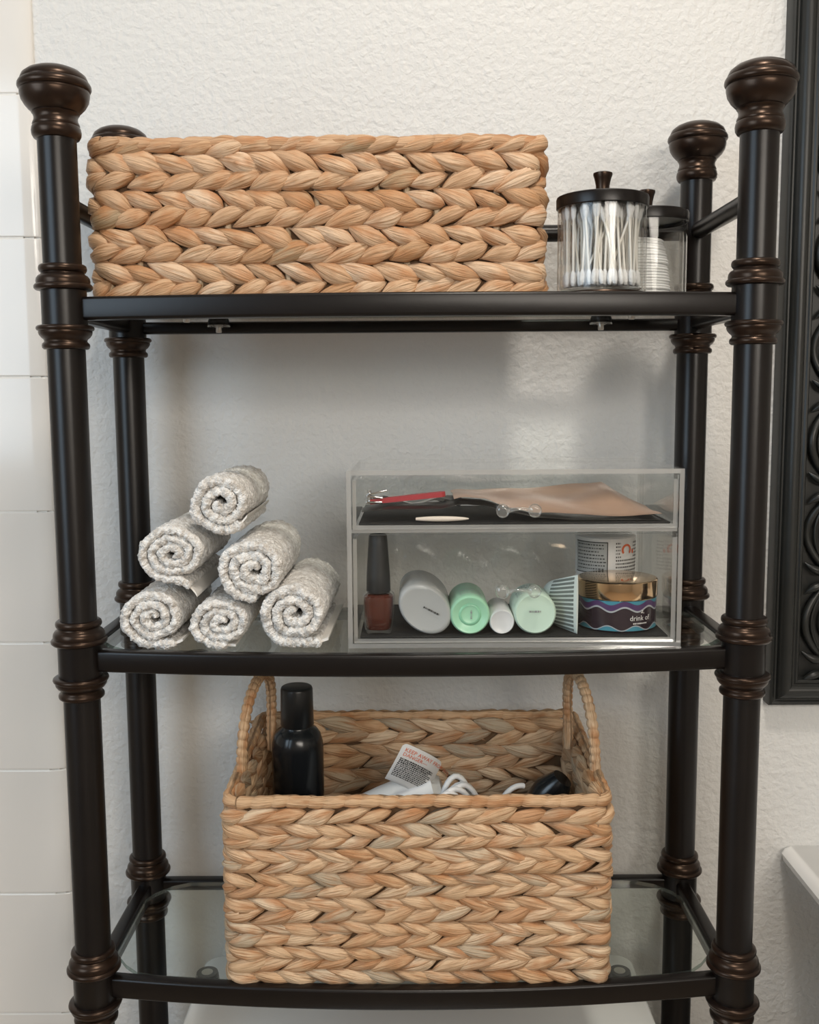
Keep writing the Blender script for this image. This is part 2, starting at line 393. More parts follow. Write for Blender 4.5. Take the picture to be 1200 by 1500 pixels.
# ------------------------------------------------------------------ rack
RX, RD = 0.30, 0.1935
SZ = [1.4800, 1.1668, 0.8536]      # rail top heights
RH = 0.0200
RR = 0.0163
rack = thing('shelf_rack', 'dark bronze four-post bathroom rack with three glass shelves', 'shelf', (0, RD / 2, 0))
def rl(x, y, z): return (x, y - RD / 2, z)
shaft_me = lathe(MB(), [(0.0, 0.0), (RR + 0.003, 0.0), (RR + 0.003, 0.02), (RR, 0.024), (RR, 1.617), (0, 1.617)], 40).mesh('post', BRONZE, True, 40)
fin_prof = [(0.0163, 1.6120), (0.0188, 1.6128), (0.0203, 1.6155), (0.0207, 1.6185), (0.0202, 1.6215), (0.0192, 1.6230), (0.0196, 1.6240), (0.0192, 1.6255),
            (0.0182, 1.6275), (0.0180, 1.6300), (0.0187, 1.6322), (0.0198, 1.6335), (0.0194, 1.6343), (0.0215, 1.6358), (0.0250, 1.6395), (0.0277, 1.6440), (0.0288, 1.6490),
            (0.0288, 1.6512), (0.0284, 1.6522), (0.0296, 1.6528), (0.0304, 1.6545), (0.0302, 1.6568), (0.0290, 1.6590), (0.0278, 1.6600), (0.0279, 1.6608), (0.0262, 1.6645), (0.0215, 1.6682), (0.0150, 1.6708), (0.0080, 1.6721), (0.0, 1.6726)]
fin_me = lathe(MB(), fin_prof, 48).mesh('finial', COPPER, True, 50)
up_prof = [(0.0193, 0.0148), (0.0232, 0.0150), (0.0246, 0.0165), (0.0247, 0.0185), (0.0236, 0.0200), (0.0226, 0.0204), (0.0228, 0.0225), (0.0224, 0.0250), (0.0208, 0.0272), (0.0186, 0.0283),
           (0.0182, 0.0298), (0.0192, 0.0303), (0.0202, 0.0320), (0.0203, 0.0338), (0.0198, 0.0356), (0.0186, 0.0366), (0.0163, 0.0368)]
up_me = lathe(MB(), up_prof, 48).mesh('collar', COPPER, True, 50)
lo_prof = [(0.0163, -0.0358), (0.0186, -0.0356), (0.0199, -0.0344), (0.0202, -0.0326), (0.0198, -0.0308), (0.0184, -0.0296), (0.0180, -0.0285), (0.0186, -0.0270), (0.0205, -0.0255), (0.0222, -0.0232), (0.0228, -0.0210), (0.0226, -0.0198),
           (0.0240, -0.0192), (0.0246, -0.0178), (0.0242, -0.0162), (0.0228, -0.0152), (0.0193, -0.0150)]
lo_me = lathe(MB(), lo_prof, 48).mesh('collar', COPPER, True, 50)
sl_me = lathe(MB(), [(0.0163, -0.0155), (0.0193, -0.0155), (0.0193, 0.0155), (0.0163, 0.0155)], 40).mesh('sleeve', BRONZE, True, 40)
for sx in (-1, 1):
    for y in (0, RD):
        p = link('post', shaft_me, rack, rl(sx * RX, y, 0))
        link('finial', fin_me, p)
        for z in SZ:
            zc = z - RH / 2 + 0.0008
            link('collar', up_me, p, (0, 0, zc)); link('collar', lo_me, p, (0, 0, zc)); link('sleeve', sl_me, p, (0, 0, zc))
BOW = 0.0215
def bow_y(x, half=0.283): return -BOW * (1 - (x / half) ** 2)
def rail_mesh(name, path, w, h, bev=0.0028):
    """rounded rectangular bar swept along a plan path, top at z=0"""
    sec = []
    for cx, cz, a0 in ((w / 2 - bev, -bev, 0), (-w / 2 + bev, -bev, 90), (-w / 2 + bev, -h + bev, 180), (w / 2 - bev, -h + bev, 270)):
        for k in range(4):
            a = math.radians(a0 + 30 * k); sec.append((cx + bev * math.cos(a), cz + bev * math.sin(a)))
    mb = MB(); n = len(sec); vs = []; fs = []
    for i, p in enumerate(path):
        a = path[max(0, i - 1)]; b = path[min(len(path) - 1, i + 1)]
        t = Vector((b[0] - a[0], b[1] - a[1])).normalized(); nn = Vector((t.y, -t.x))
        for u, z in sec: vs.append((p[0] + nn.x * u, p[1] + nn.y * u, z))
    for i in range(len(path) - 1):
        for k in range(n):
            l = (k + 1) % n; fs.append((i * n + k, (i + 1) * n + k, (i + 1) * n + l, i * n + l))
    fs.append(tuple(range(n))); fs.append(tuple((len(path) - 1) * n + k for k in range(n))[::-1])
    mb.add(vs, fs); me = mb.mesh(name, BRONZE, True, 40)
    bm = bmesh.new(); bm.from_mesh(me); bmesh.ops.recalc_face_normals(bm, faces=bm.faces); bm.to_mesh(me); bm.free()
    return me
fr_me = rail_mesh('front_rail', [(-0.283 + 0.566 * i / 40, bow_y(-0.283 + 0.566 * i / 40)) for i in range(41)], 0.013, RH)
bk_me = rail_mesh('back_rail', [(-0.283, 0), (0.283, 0)], 0.013, 0.0125)
sd_me = rail_mesh('side_rail', [(0, 0.0165), (0, RD - 0.0165)], 0.015, 0.0185)
# glass outline (plan): bowed front, cut corners round the posts
gp = []
for i in range(33):
    x = -0.262 + 0.524 * i / 32; gp.append((x, bow_y(x) + 0.0085 + (0.002 if abs(x) > 0.25 else 0)))
gp += [(0.276, 0.020), (0.2905, 0.040), (0.2905, 0.146), (0.284, 0.160), (0.268, 0.176), (0.250, 0.1845), (-0.250, 0.1845), (-0.268, 0.176), (-0.284, 0.160), (-0.2905, 0.146), (-0.2905, 0.040), (-0.276, 0.020)]
gl_me = extrude_outline(MB(), gp, -0.0062, -0.0020, 0, 1).mesh('glass_shelf', [GLASS, GLASSEDGE], False)
tab_mb = MB()
to = [(-0.008, -0.024), (0.008, -0.024)] + [(0.011 * math.cos(a), 0.011 * math.sin(a)) for a in [math.radians(-20 + 220 * k / 14) for k in range(15)]]
extrude_outline(tab_mb, to, -0.0022, 0)
tab_me = tab_mb.mesh('bracket_tab', BRONZE, False)
pad_me = lathe(MB(), [(0, -0.0002), (0.0104, -0.0002), (0.0110, 0.0015), (0.0100, 0.0046), (0.0, 0.0047)], 28).mesh('rubber_pad', BLACKPLASTIC, True, 40)
wash_me = lathe(MB(), [(0, -0.0042), (0.0112, -0.0042), (0.0118, -0.0036), (0.0112, -0.0023), (0, -0.0023)], 28).mesh('washer', BUMPER, True, 40)
bolt_me = lathe(MB(), [(0, -0.0098), (0.0026, -0.0098), (0.0031, -0.0090), (0.0031, -0.0044), (0.0046, -0.0044), (0.0046, -0.0), (0.0054, 0.0036), (0.0054, 0.0050), (0, 0.0051)], 18).mesh('bolt', STEEL, True, 35)
for z in SZ:
    link('front_rail', fr_me, rack, rl(0, 0, z)); link('back_rail', bk_me, rack, rl(0, RD, z - {SZ[0]: 0.0080, SZ[1]: 0.0045, SZ[2]: 0.0010}[z]))
    for sx in (-1, 1): link('side_rail', sd_me, rack, rl(sx * RX, 0, z - 0.0008))
    tag(link('glass_shelf', gl_me, rack, rl(0, 0, z)), 'clear greenish glass shelf panel with cut corners')
    for sx in (-1, 1):
        for y, fl in ((0.0150, 0), (0.163, PI)):
            tb = link('bracket', tab_me, rack, rl(sx * 0.197, y, z - 0.0114), (0, 0, fl))
            link('rubber_pad', pad_me, tb); link('bolt', bolt_me, tb); link('washer', wash_me, tb)
for sx in (-1, 1): tube_o('gallery_rail', [(sx * RX, 0.012 - RD / 2, 1.5610), (sx * RX, RD / 2 - 0.012, 1.5610)], 0.0085, BRONZE, rack, seg=20)
tube_o('gallery_rail', [(-0.288, RD / 2, 1.5610), (0.288, RD / 2, 1.5610)], 0.0088, BRONZE, rack, seg=20)

# ------------------------------------------------------------------ woven baskets
NT, NTH = 14, 13
def strand_geo(rs, fat=0.58):
    vs = []; uvs = []; fs = []
    ph = rs.uniform(0, 6); tw = rs.uniform(1.5, 3.5); amp = rs.uniform(0.06, 0.16); bend = rs.uniform(-0.10, 0.10); q = rs.uniform(0.50, 0.75)
    k0 = rs.choice((4, 5, 6)); pw = math.log(0.5) / math.log(fat + rs.uniform(-0.06, 0.06))
    for i in range(NT + 1):
        u = i / NT; w = max(0.06, math.sin(PI * u ** pw) ** q)
        for k in range(NTH):
            th = 2 * PI * k / NTH
            rr = w * (1 + amp * math.cos(k0 * th + tw * u * PI + ph) + 0.05 * math.sin(7 * u + 2 * th + ph))
            vs.append((u - 0.5, 0.5 * rr * math.cos(th) + bend * math.sin(PI * u), 0.5 * rr * math.sin(th)))
            uvs.append((u, k / NTH))
    for i in range(NT):
        for k in range(NTH):
            l = (k + 1) % NTH; fs.append((i * NTH + k, (i + 1) * NTH + k, (i + 1) * NTH + l, i * NTH + l))
    fs.append(tuple(range(NTH))); fs.append(tuple(NT * NTH + k for k in range(NTH))[::-1])
    return vs, fs, uvs
RS = random.Random(3)
STR = [strand_geo(RS) for _ in range(12)]
def strand_meshes(mat):
    out = []
    for vs, fs, uvs in STR:
        out.append(MB().add(vs, fs, 0, uvs).mesh('strand', mat, True))
    return out
def rrect(w, d, r, s):
    """point, tangent, outward normal on a rounded rectangle perimeter; s=0 at the left end of the front (-y) straight, running +x"""
    a, b = w - 2 * r, d - 2 * r; q = PI / 2 * r
    L = 2 * a + 2 * b + 4 * q; s = s % L
    seq = [('l', a, (-a / 2, -d / 2), 0), ('c', q, (a / 2, -b / 2), -90), ('l', b, (w / 2, -b / 2), 90), ('c', q, (a / 2, b / 2), 0), ('l', a, (a / 2, d / 2), 180), ('c', q, (-a / 2, b / 2), 90), ('l', b, (-w / 2, b / 2), 270), ('c', q, (-a / 2, -b / 2), 180)]
    for kind, ln, o, ang in seq:
        if s <= ln:
            if kind == 'l':
                t = Vector((math.cos(math.radians(ang)), math.sin(math.radians(ang)))); p = Vector(o) + t * s
            else:
                th = math.radians(ang) + s / r; p = Vector(o) + Vector((math.cos(th), math.sin(th))) * r; t = Vector((-math.sin(th), math.cos(th)))
            return p, t, Vector((t.y, -t.x))
        s -= ln
    return Vector(seq[0][2]), Vector((1, 0)), Vector((0, -1))
def rrect_len(w, d, r): return 2 * (w - 2 * r) + 2 * (d - 2 * r) + 2 * PI * r
def strand_matrix(p, t, n, z, sgn, L, H, D, tilt, rs, out=0.0):
    a = sgn * (tilt + rs.uniform(-0.10, 0.10))
    T = Vector((t.x, t.y, 0)); Nn = Vector((n.x, n.y, 0)); Z = Vector((0, 0, 1))
    e1 = (T * math.cos(a) + Z * math.sin(a)); e2 = (Z * math.cos(a) - T * math.sin(a))
    yaw = rs.uniform(-0.05, 0.10); e1 = (e1 * math.cos(yaw) - Nn * math.sin(yaw)); e3 = e1.cross(e2).normalized()
    if e3.dot(Nn) < 0: e3 = -e3
    c = Vector((p.x, p.y, z)) + Nn * out
    l, h, d = L * rs.uniform(0.88, 1.18), H * rs.uniform(0.84, 1.18), D * rs.uniform(1.0, 1.4)
    sg = sgn if sgn else 1
    return Matrix(((e1.x * l, e2.x * h * sg, e3.x * d, c.x), (e1.y * l, e2.y * h * sg, e3.y * d, c.y), (e1.z * l, e2.z * h * sg, e3.z * d, c.z), (0, 0, 0, 1)))
def weave(root, w, d, r, rows, pitch, L, H, D, tilt, mat, meshes, rs, inner=None):
    """rows: (z, sign, height scale). Front strands are single parts, the rest joined."""
    per = rrect_len(w, d, r); q = PI / 2 * r; lo, hi = -q * 0.8, (w - 2 * r) + q * 0.8
    stuff = MB(); cnt = 0
    n = round(per / pitch); pt = per / n
    for z, sgn, hs in rows:
        off = rs.uniform(0, pt)
        for i in range(n):
            s = off + i * pt + rs.uniform(-0.12, 0.12) * pt; ss = s % per
            if ss > per - q: ss -= per
            p, t, nn = rrect(w, d, r, s)
            M = strand_matrix(p, t, nn, z + rs.uniform(-1, 1) * H * 0.05, sgn, L, H * hs, D, tilt if hs > 0.8 else tilt * 0.6, rs)
            k = rs.randrange(len(STR))
            seg = s % per; near = False
            for c0 in (w - 2 * r, w - 2 * r + q, w + d - 4 * r + q, w + d - 4 * r + 2 * q, 2 * w + d - 6 * r + 2 * q, 2 * w + d - 6 * r + 3 * q, per - q, per, 0):
                if abs(seg - c0) < L * 0.62: near = True
            if near:
                # lay the strand round the corner
                flat = strand_matrix(Vector((0, 0)), Vector((1, 0)), Vector((0, -1)), 0, sgn, L, H * hs, D, tilt, rs)
                vs, fs, uvs = STR[k]; nv = []
                for v in vs:
                    f = flat @ Vector(v); pp, tt, n2 = rrect(w, d, r, s + f.x); nv.append((pp.x + n2.x * -f.y, pp.y + n2.y * -f.y, z + f.z))
                if lo <= ss <= hi:
                    link('strand', MB().add(nv, fs, 0, uvs).mesh('strand', mat, True), root); cnt += 1
                else: stuff.add(nv, fs, 0, uvs)
                continue
            if lo <= ss <= hi:
                o = link('strand', meshes[k], root); o.matrix_local = M; cnt += 1
            else:
                vs, fs, uvs = STR[k]; stuff.add([M @ Vector(v) for v in vs], fs, 0, uvs)
    so = link('side_weave', stuff.mesh('side_weave', mat, True), root); so['kind'] = 'stuff'; so['label'] = 'braided leaf strands of the sides and back'
    return cnt
def rope_loop(w, d, r, zf, rad, pitch, rs, ctrl=None, n=None, sq=1.0):
    per = rrect_len(w, d, r); n = n or int(per / 0.0011)
    pts = []
    for i in range(n):
        p, t, nn = rrect(w, d, r, per * i / n); pts.append((p.x, p.y, zf(p.x, p.y)))
    def rf(s, th):
        ph = (s / pitch + th / (2 * PI) * 0.55 + 0.10 * math.sin(s * 173)); f = ph % 1.0
        return rad * (0.74 + 0.34 * math.sin(PI * f) ** 0.45) * (1 + 0.05 * math.sin(s * 410 + th * 3))
    return tube(MB(), pts, rad, 14, True, rfun=rf, uvlen=pitch * 3)

# top basket -------------------------------------------------------
BX0, BX1, BY0, BY1, BZ = -0.2800, 0.1180, 0.0270, 0.1640, SZ[0] - 0.0020
bw, bd = BX1 - BX0, BY1 - BY0; bh = 0.1425
bk1 = thing('woven_basket', 'long low woven straw basket on the top glass shelf', 'basket', ((BX0 + BX1) / 2, (BY0 + BY1) / 2, BZ))
ms_a = strand_meshes(STRAW_A)
rs = random.Random(11)
rows1 = [(0.0095 + 0.0157 * i, (1 if i % 2 == 0 else -1), 1.0) for i in range(8)] + [(0.0095 + 0.0157 * 8 - 0.002, 1, 0.78)]
weave(bk1, bw, bd, 0.011, rows1, 0.0274, 0.0425, 0.0178, 0.0125, 0.33, STRAW_A, ms_a, rs)
def core(root, w, d, h, t, mat, name='inner_wall'):
    r = 0.008; per = rrect_len(w, d, r); n = 64; mb = MB(); vs = []; fs = []
    for i in range(n):
        p, tt, nn = rrect(w, d, r, per * i / n); q = p - nn * t
        vs += [(p.x, p.y, 0.001), (p.x, p.y, h), (q.x, q.y, h), (q.x, q.y, 0.004)]
    for i in range(n):
        j = (i + 1) % n
        for k in range(3): fs.append((i * 4 + k, j * 4 + k, j * 4 + k + 1, i * 4 + k + 1))
    mb.add(vs, fs)
    mb.add([vs[i * 4] for i in range(n)], [tuple(range(n))[::-1]]); mb.add([vs[i * 4 + 3] for i in range(n)], [tuple(range(n))])
    return link(name, mb.mesh(name, mat, False), root)
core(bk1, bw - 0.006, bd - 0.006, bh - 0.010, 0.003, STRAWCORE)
stm = bm_mesh(box_bm((0.0055, 0.0035, bh - 0.014), 0.0012, 1), 'stake', STAKE)
for i in range(15): link('stake', stm, bk1, (-bw / 2 + 0.013 + i * (bw - 0.026) / 14, -bd / 2 + 0.0035, (bh - 0.010) / 2 + 0.001))
rim1 = rope_loop(bw - 0.002, bd - 0.002, 0.010, lambda x, y: bh - 0.0062 + 0.0008 * math.sin(x * 60), 0.0062, 0.024, rs)
link('rim', rim1.mesh('rim', STRAW_A, True), bk1)

# lower basket -----------------------------------------------------
CX0, CX1, CY0, CY1, CZ = -0.1705, 0.1800, -0.0110, 0.2040, SZ[2] - 0.0020
cw, cd = CX1 - CX0, CY1 - CY0; ch = 0.1800; cyc = (CY0 + CY1) / 2
bk2 = thing('woven_basket', 'open handled straw basket on the bottom shelf holding a hair dryer and black bottle', 'basket', ((CX0 + CX1) / 2, cyc, CZ))
ms_b = strand_meshes(STRAW_B)
rs = random.Random(23)
rows2 = [(0.0072 + 0.0118 * i, (-1 if i % 2 == 0 else 1), 1.0) for i in range(14)]
c2 = weave(bk2, cw, cd, 0.010, rows2, 0.0274, 0.0440, 0.0136, 0.0105, 0.25, STRAW_B, ms_b, rs)
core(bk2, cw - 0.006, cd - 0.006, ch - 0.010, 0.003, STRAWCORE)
# the inside of the far wall and of the two ends, seen over the front rim
def rim_z(x, y): return ch - 0.0055 + 0.012 * max(0.0, min(1.0, (y + cd / 2) / cd)) ** 1.2 + 0.0006 * math.sin(x * 90)
inner = MB()
for i in range(9):
    z = ch - 0.012 - i * 0.0142; sgn = 1 if i % 2 else -1
    for k in range(10):
        x = -cw / 2 + 0.018 + k * 0.0345 + rs.uniform(-0.004, 0.004) + (0.012 if i % 2 else 0)
        if abs(x) > cw / 2 - 0.012: continue
        M = strand_matrix(Vector((x, cd / 2 - 0.0095)), Vector((1, 0)), Vector((0, -1)), z + 0.010, sgn, 0.050, 0.0165, 0.009, 0.24, rs)
        o = link('strand', ms_b[rs.randrange(12)], bk2); o.matrix_local = M
    for sx in (-1, 1):
        for k in range(6):
            y = -cd / 2 + 0.022 + k * 0.034
            vs, fs, uvs = STR[rs.randrange(12)]
            M = strand_matrix(Vector((sx * (cw / 2 - 0.0095), y)), Vector((0, 1)), Vector((-sx, 0)), z + 0.006, sgn, 0.050, 0.0165, 0.009, 0.24, rs)
            inner.add([M @ Vector(v) for v in vs], fs, 0, uvs)
io = link('inner_end_weave', inner.mesh('inner_end_weave', STRAW_B, True), bk2); io['kind'] = 'stuff'
rim2 = rope_loop(cw - 0.003, cd - 0.003, 0.010, rim_z, 0.0056, 0.0165, rs)
link('rim', rim2.mesh('rim', STRAW_B, True), bk2)
lr = MB(); lr2 = rope_loop(cw - 0.006, cd - 0.006, 0.010, lambda x, y: 0.0028, 0.0028, 0.010, rs)
link('base_cord', lr2.mesh('base_cord', STRAW_B, True), bk2)
for sx, fa, ba in ((-1, (-0.1655, 0.050), (-0.1485, 0.135)), (1, (0.1775, 0.050), (0.1640, 0.135))):
    pts = []; ox, oy = (CX0 + CX1) / 2, cyc
    for i in range(240):
        u = i / 239; a = PI * u; k = 0.5 - 0.5 * math.cos(a)
        k2 = k + 0.16 * math.sin(2 * a)              # legs pull together towards the top
        x = fa[0] + (ba[0] - fa[0]) * k; y = fa[1] + (ba[1] - fa[1]) * k
        x -= sx * 0.006 * math.sin(a)
        pts.append((x - ox, y - oy, rim_z(0, y - oy) - 0.010 + (1.1195 - CZ - rim_z(0, 0) + 0.006) * math.sin(a) ** 0.55))
    def rf(s, th):
        f = (s / 0.0078 + th / (2 * PI) * 0.3 + 0.2 * math.sin(s * 61)) % 1.0
        return 0.0052 * (0.72 + 0.36 * math.sin(PI * f) ** 0.5)
    tube_o('handle', pts, 0.0055, STRAW_B, bk2, seg=14, rfun=rf)

# ------------------------------------------------------------------ jars on the top shelf
def jar(label, x, y, metal_base):
    j = thing('lidded_jar', label, 'jar', (x, y, BZ), 'glass jars with dark metal lids')
    zb = 0.0065
    lathe_o('base', [(0, 0), (0.0385, 0), (0.0405, 0.0010), (0.0408, 0.0040), (0.0395, 0.0060), (0.0, 0.0064)], COPPER, j, seg=48)
    g = [(0.0, zb), (0.0385, zb), (0.0397, zb + 0.0012), (0.0400, zb + 0.004), (0.0400, 0.0835), (0.0372, 0.0835), (0.0372, zb + 0.0045), (0.0360, zb + 0.003), (0.0, zb + 0.003)]
    lathe_o('glass_body', g, JARGLASS, j, seg=64, sharp=30)
    l = lathe_o('lid', [(0.0, 0.0838), (0.0385, 0.0838), (0.0388, 0.0808), (0.0404, 0.0806), (0.0412, 0.0814), (0.0414, 0.0890), (0.0408, 0.0908), (0.0390, 0.0916), (0.0250, 0.0926), (0.0, 0.0930)], BRONZE, j, seg=64)
    lathe_o('knob', [(0.0, 0.0926), (0.0064, 0.0926), (0.0058, 0.0960), (0.0062, 0.1015), (0.0075, 0.1075), (0.0086, 0.1105), (0.0085, 0.1122), (0.0060, 0.1132), (0.0, 0.1137)], COPPER, l, seg=28)
    return j
J1 = (0.1750, 0.0440); J2 = (0.2325, 0.1250)
jar('clear glass jar with dark lid full of cotton swabs', *J1, True)
jar('clear glass jar with dark lid holding stacked cotton rounds, behind the swab jar', *J2, True)
sw = MB()
LS = 0.0725
lathe(sw, [(0, -LS / 2 + 0.006), (0.00115, -LS / 2 + 0.006), (0.00115, LS / 2 - 0.006), (0, LS / 2 - 0.006)], 6, mi=0)
for sg in (-1, 1):
    pr = [(0.0, 0.0), (0.0016, 0.0008), (0.0024, 0.0035), (0.0025, 0.007), (0.0020, 0.0115), (0.0011, 0.0140)]
    lathe(sw, [(r, sg * (LS / 2 - h)) for r, h in pr], 8, mi=1)
sw_me = sw.mesh('cotton_swab', [PAPERSTICK, COTTON], True, 60)
bm = bmesh.new(); bm.from_mesh(sw_me); bmesh.ops.recalc_face_normals(bm, faces=bm.faces); bm.to_mesh(sw_me); bm.free()
rs = random.Random(5)
placed = 0
def sunflower(i, n, R): 
    a = i * 2.39996; r = R * math.sqrt((i + 0.5) / n); return r * math.cos(a), r * math.sin(a)
NSW = 118
for i in range(NSW):
    bx, by = sunflower(i, NSW, 0.0342)
    if i % 4 == 0: a = rs.uniform(0, 6.28); dr = rs.uniform(0.012, 0.030)
    else: a = rs.uniform(0, 6.28); dr = rs.uniform(0.0, 0.009)
    tx, ty = bx + dr * math.cos(a), by + dr * math.sin(a)
    rr = math.hypot(tx, ty)
    if rr > 0.0342: tx *= 0.0342 / rr; ty *= 0.0342 / rr
    v = Vector((tx - bx, ty - by, 0)); hz = math.sqrt(max(0.0001, (LS - 0.002) ** 2 - v.length_squared)); v.z = hz
    o = link('cotton_swab', sw_me, None, (J1[0] + (bx + tx) / 2, J1[1] + (by + ty) / 2, BZ + 0.0118 + hz / 2))
    o.rotation_euler = v.to_track_quat('Z', 'X').to_euler()
    tag(o, 'white cotton swab standing in the front glass jar', 'cotton swab', 'cotton swabs in the jar')
cr_me = lathe(MB(), [(0, 0), (0.0272, 0.0), (0.0282, 0.0007), (0.0282, 0.0018), (0.0272, 0.0025), (0, 0.0026)], 36).mesh('cotton_round', COTTON, True, 60)
for i in range(20):
    o = link('cotton_round', cr_me, None, (J2[0] - 0.004 + rs.uniform(-0.0008, 0.0008) - 0.00002 * i * i, J2[1] + rs.uniform(-0.001, 0.001), BZ + 0.0100 + i * 0.00272))
    o.rotation_euler = (rs.uniform(-0.01, 0.01), rs.uniform(-0.008, 0.008), 0)
    tag(o, 'white cotton round stacked in the rear glass jar', 'cotton round', 'cotton rounds in the jar')

# ------------------------------------------------------------------ rolled washcloths on the middle shelf
S2 = SZ[1] - 0.0020
def cloth_roll(label, cx, cz, rx, rz, y0, length, tail, taildir, seed, yaw=0.0, turns=2.6, th=0.0078, taily=0.0, droop=0.0):
    rs = random.Random(seed)
    root = thing('rolled_washcloth', label, 'washcloth', (cx, y0 + length / 2, S2), 'rolled washcloths stacked on the middle shelf', (0, 0, yaw))
    gap = 0.0011
    # centre line of the cloth in (x, z): spiral out, ending at the bottom, then a tail
    R = rx - th / 2
    pts = []
    turns = min(3.4, (R - 0.0030) / (th + gap)); tot = turns * 2 * PI; n = 420
    wob = [(rs.uniform(0, 6), rs.uniform(0.01, 0.035)) for _ in range(4)]
    for i in range(n + 1):
        u = i / n; back = tot * (1 - u)                  # angle still to go
        # at the outer end the point sits at the bottom (-90 deg) heading +x
        ang = -PI / 2 - back
        r = R - (th + gap) * back / (2 * PI)
        r = max(r, 0.0016)
        r *= 1 + sum(a * math.sin((k + 2) * ang + p) for k, (p, a) in enumerate(wob)) * (0.6 + 0.6 * (1 - u))
        sq = rz / rx
        pts.append((r * math.cos(ang), r * sq * math.sin(ang)))
    # spiral must run so that it arrives at the bottom moving to +x
    m = 26
    x0, z0_ = pts[-1]
    for i in range(1, m + 1):
        u = i / m; pts.append((x0 + tail * u, z0_ + taildir * tail * u * u + 0.0004 * math.sin(i)))
    # resample evenly
    step = 0.00135; P = [Vector(pts[0])]; acc = 0
    for a, b in zip(pts[:-1], pts[1:]):
        a, b = Vector(a), Vector(b); l = (b - a).length
        while acc + l >= step:
            a = a + (b - a) * ((step - acc) / l); P.append(a.copy()); l = (b - a).length; acc = 0
            if l < 1e-9: break
        acc += l
    ns = len(P)
    # cross-section loop in (y, w): front edge rounded
    h = th / 2; e = 0.0040
    ys = []
    y = 0.0
    outer = []
    front = [(e * (1 - math.cos(PI / 2 * k / 4)), math.sin(PI / 2 * k / 4)) for k in range(5)]   # y, w fraction from 0..1
    ylist = []
    y = e
    while y < length - e:
        y += 0.00145 if y < 0.05 else 0.0024
        ylist.append(min(y, length - e))
    half = front + [(yy, 1.0) for yy in ylist] + [(length - e * (1 - math.cos(PI / 2 * k / 2)), math.sin(PI / 2 * k / 2)) for k in (1, 0)]
    loop = half + [(yy, -w) for yy, w in half[-2:0:-1]]
    nl = len(loop); vs = []
    import numpy as np
    rng = np.random.default_rng(seed)
    jit = rng.normal(0, 1, (ns, nl))
    jit = (jit * 1.35 + np.roll(jit, 1, 0) * 0.5 + np.roll(jit, -1, 0) * 0.5 + np.roll(jit, 1, 1) * 0.5 + np.roll(jit, -1, 1) * 0.5) / 1.65
    wy = rng.normal(0, 1, ns); wy = np.convolve(wy, np.ones(9) / 9, 'same') * 0.0022
    PA = np.array([(p.x, p.y) for p in P]); T = np.gradient(PA, axis=0); T /= np.linalg.norm(T, axis=1)[:, None] + 1e-12
    NN = np.stack([T[:, 1], -T[:, 0]], 1)     # right-hand side of travel: outward on this spiral
    LY = np.array([a for a, b in loop]); LW = np.array([b for a, b in loop])
    amp = 0.00050
    W = LW[None, :] * h
    endf = np.minimum(1, np.minimum(np.arange(ns), np.arange(ns)[::-1] * 1.0 + 0.6) / 3.0); endf = np.sqrt(np.clip(endf, 0.1, 1))
    W = W * endf[:, None]
    Wd = W + jit * amp * np.sign(LW)[None, :] * (np.abs(LW)[None, :] > 0.2)
    Yd = LY[None, :] - (jit * amp * 1.2 - 0.0) * (np.abs(LW)[None, :] < 0.95) + wy[:, None] * np.clip(1 - LY / 0.02, 0, 1)[None, :]
    X = PA[:, 0:1] + NN[:, 0:1] * Wd; Zc = PA[:, 1:2] + NN[:, 1:2] * Wd
    co = np.stack([X, Yd - length / 2, Zc + (cz - S2)], 2).reshape(-1, 3)
    fs = []
    for i in range(ns - 1):
        b0 = i * nl; b1 = b0 + nl
        for k in range(nl):
            l = (k + 1) % nl; fs.append((b0 + k, b0 + l, b1 + l, b1 + k))
    fs.append(tuple(range(nl))[::-1]); fs.append(tuple((ns - 1) * nl + k for k in range(nl)))
    me = bpy.data.meshes.new('terry_cloth'); me.from_pydata(co.tolist(), [], fs); me.materials.append(TERRY)
    me.polygons.foreach_set('use_smooth', [True] * len(me.polygons)); me.update()
    bm = bmesh.new(); bm.from_mesh(me); bmesh.ops.recalc_face_normals(bm, faces=bm.faces); bm.to_mesh(me); bm.free()
    zmin = co[:, 2].min()
    link('terry_cloth', me, root)
    # flat woven hem along the free edge
    if tail > 0.004:
        ex, ez = P[-1]; tx, tz = T[-1]
        mb = MB(); k = 12; hw = 0.008; hv = []; hf = []
        for i in range(k + 1):
            u = i / k; x = ex - 0.001 * tx + tx * hw * u; z = ez + tz * hw * u - droop * u * u * hw
            for yy in (0.004, length * 0.5, length - 0.004):
                hv.append((x, yy - length / 2 + 0.0006 * math.sin(3 * u + yy * 50), z + cz - S2 + 0.0010 + 0.0008 * math.sin(yy * 90)))
            for yy in (0.004, length * 0.5, length - 0.004): hv.append((x, yy - length / 2, z + cz - S2 - 0.0010))
        for i in range(k):
            a = i * 6; b = a + 6
            for q0, q1 in ((0, 1), (1, 2), (2, 5), (5, 4), (4, 3), (3, 0)): hf.append((a + q0, a + q1, b + q1, b + q0))
        hf.append((0, 3, 4, 1)); hf.append((1, 4, 5, 2)); e6 = k * 6; hf.append((e6, e6 + 1, e6 + 4, e6 + 3)); hf.append((e6 + 1, e6 + 2, e6 + 5, e6 + 4))
        mb.add(hv, hf); hm = mb.mesh('hem', HEM, True, 60)
        bm = bmesh.new(); bm.from_mesh(hm); bmesh.ops.recalc_face_normals(bm, faces=bm.faces); bm.to_mesh(hm); bm.free()
        link('hem', hm, root)
    return root
cloth_roll('rolled washcloth at the bottom left of the stack, beside the rack post', -0.2345, S2 + 0.0290, 0.0312, 0.0280, 0.004, 0.150, 0.020, 0.0, 1, 0.0, 2.7)
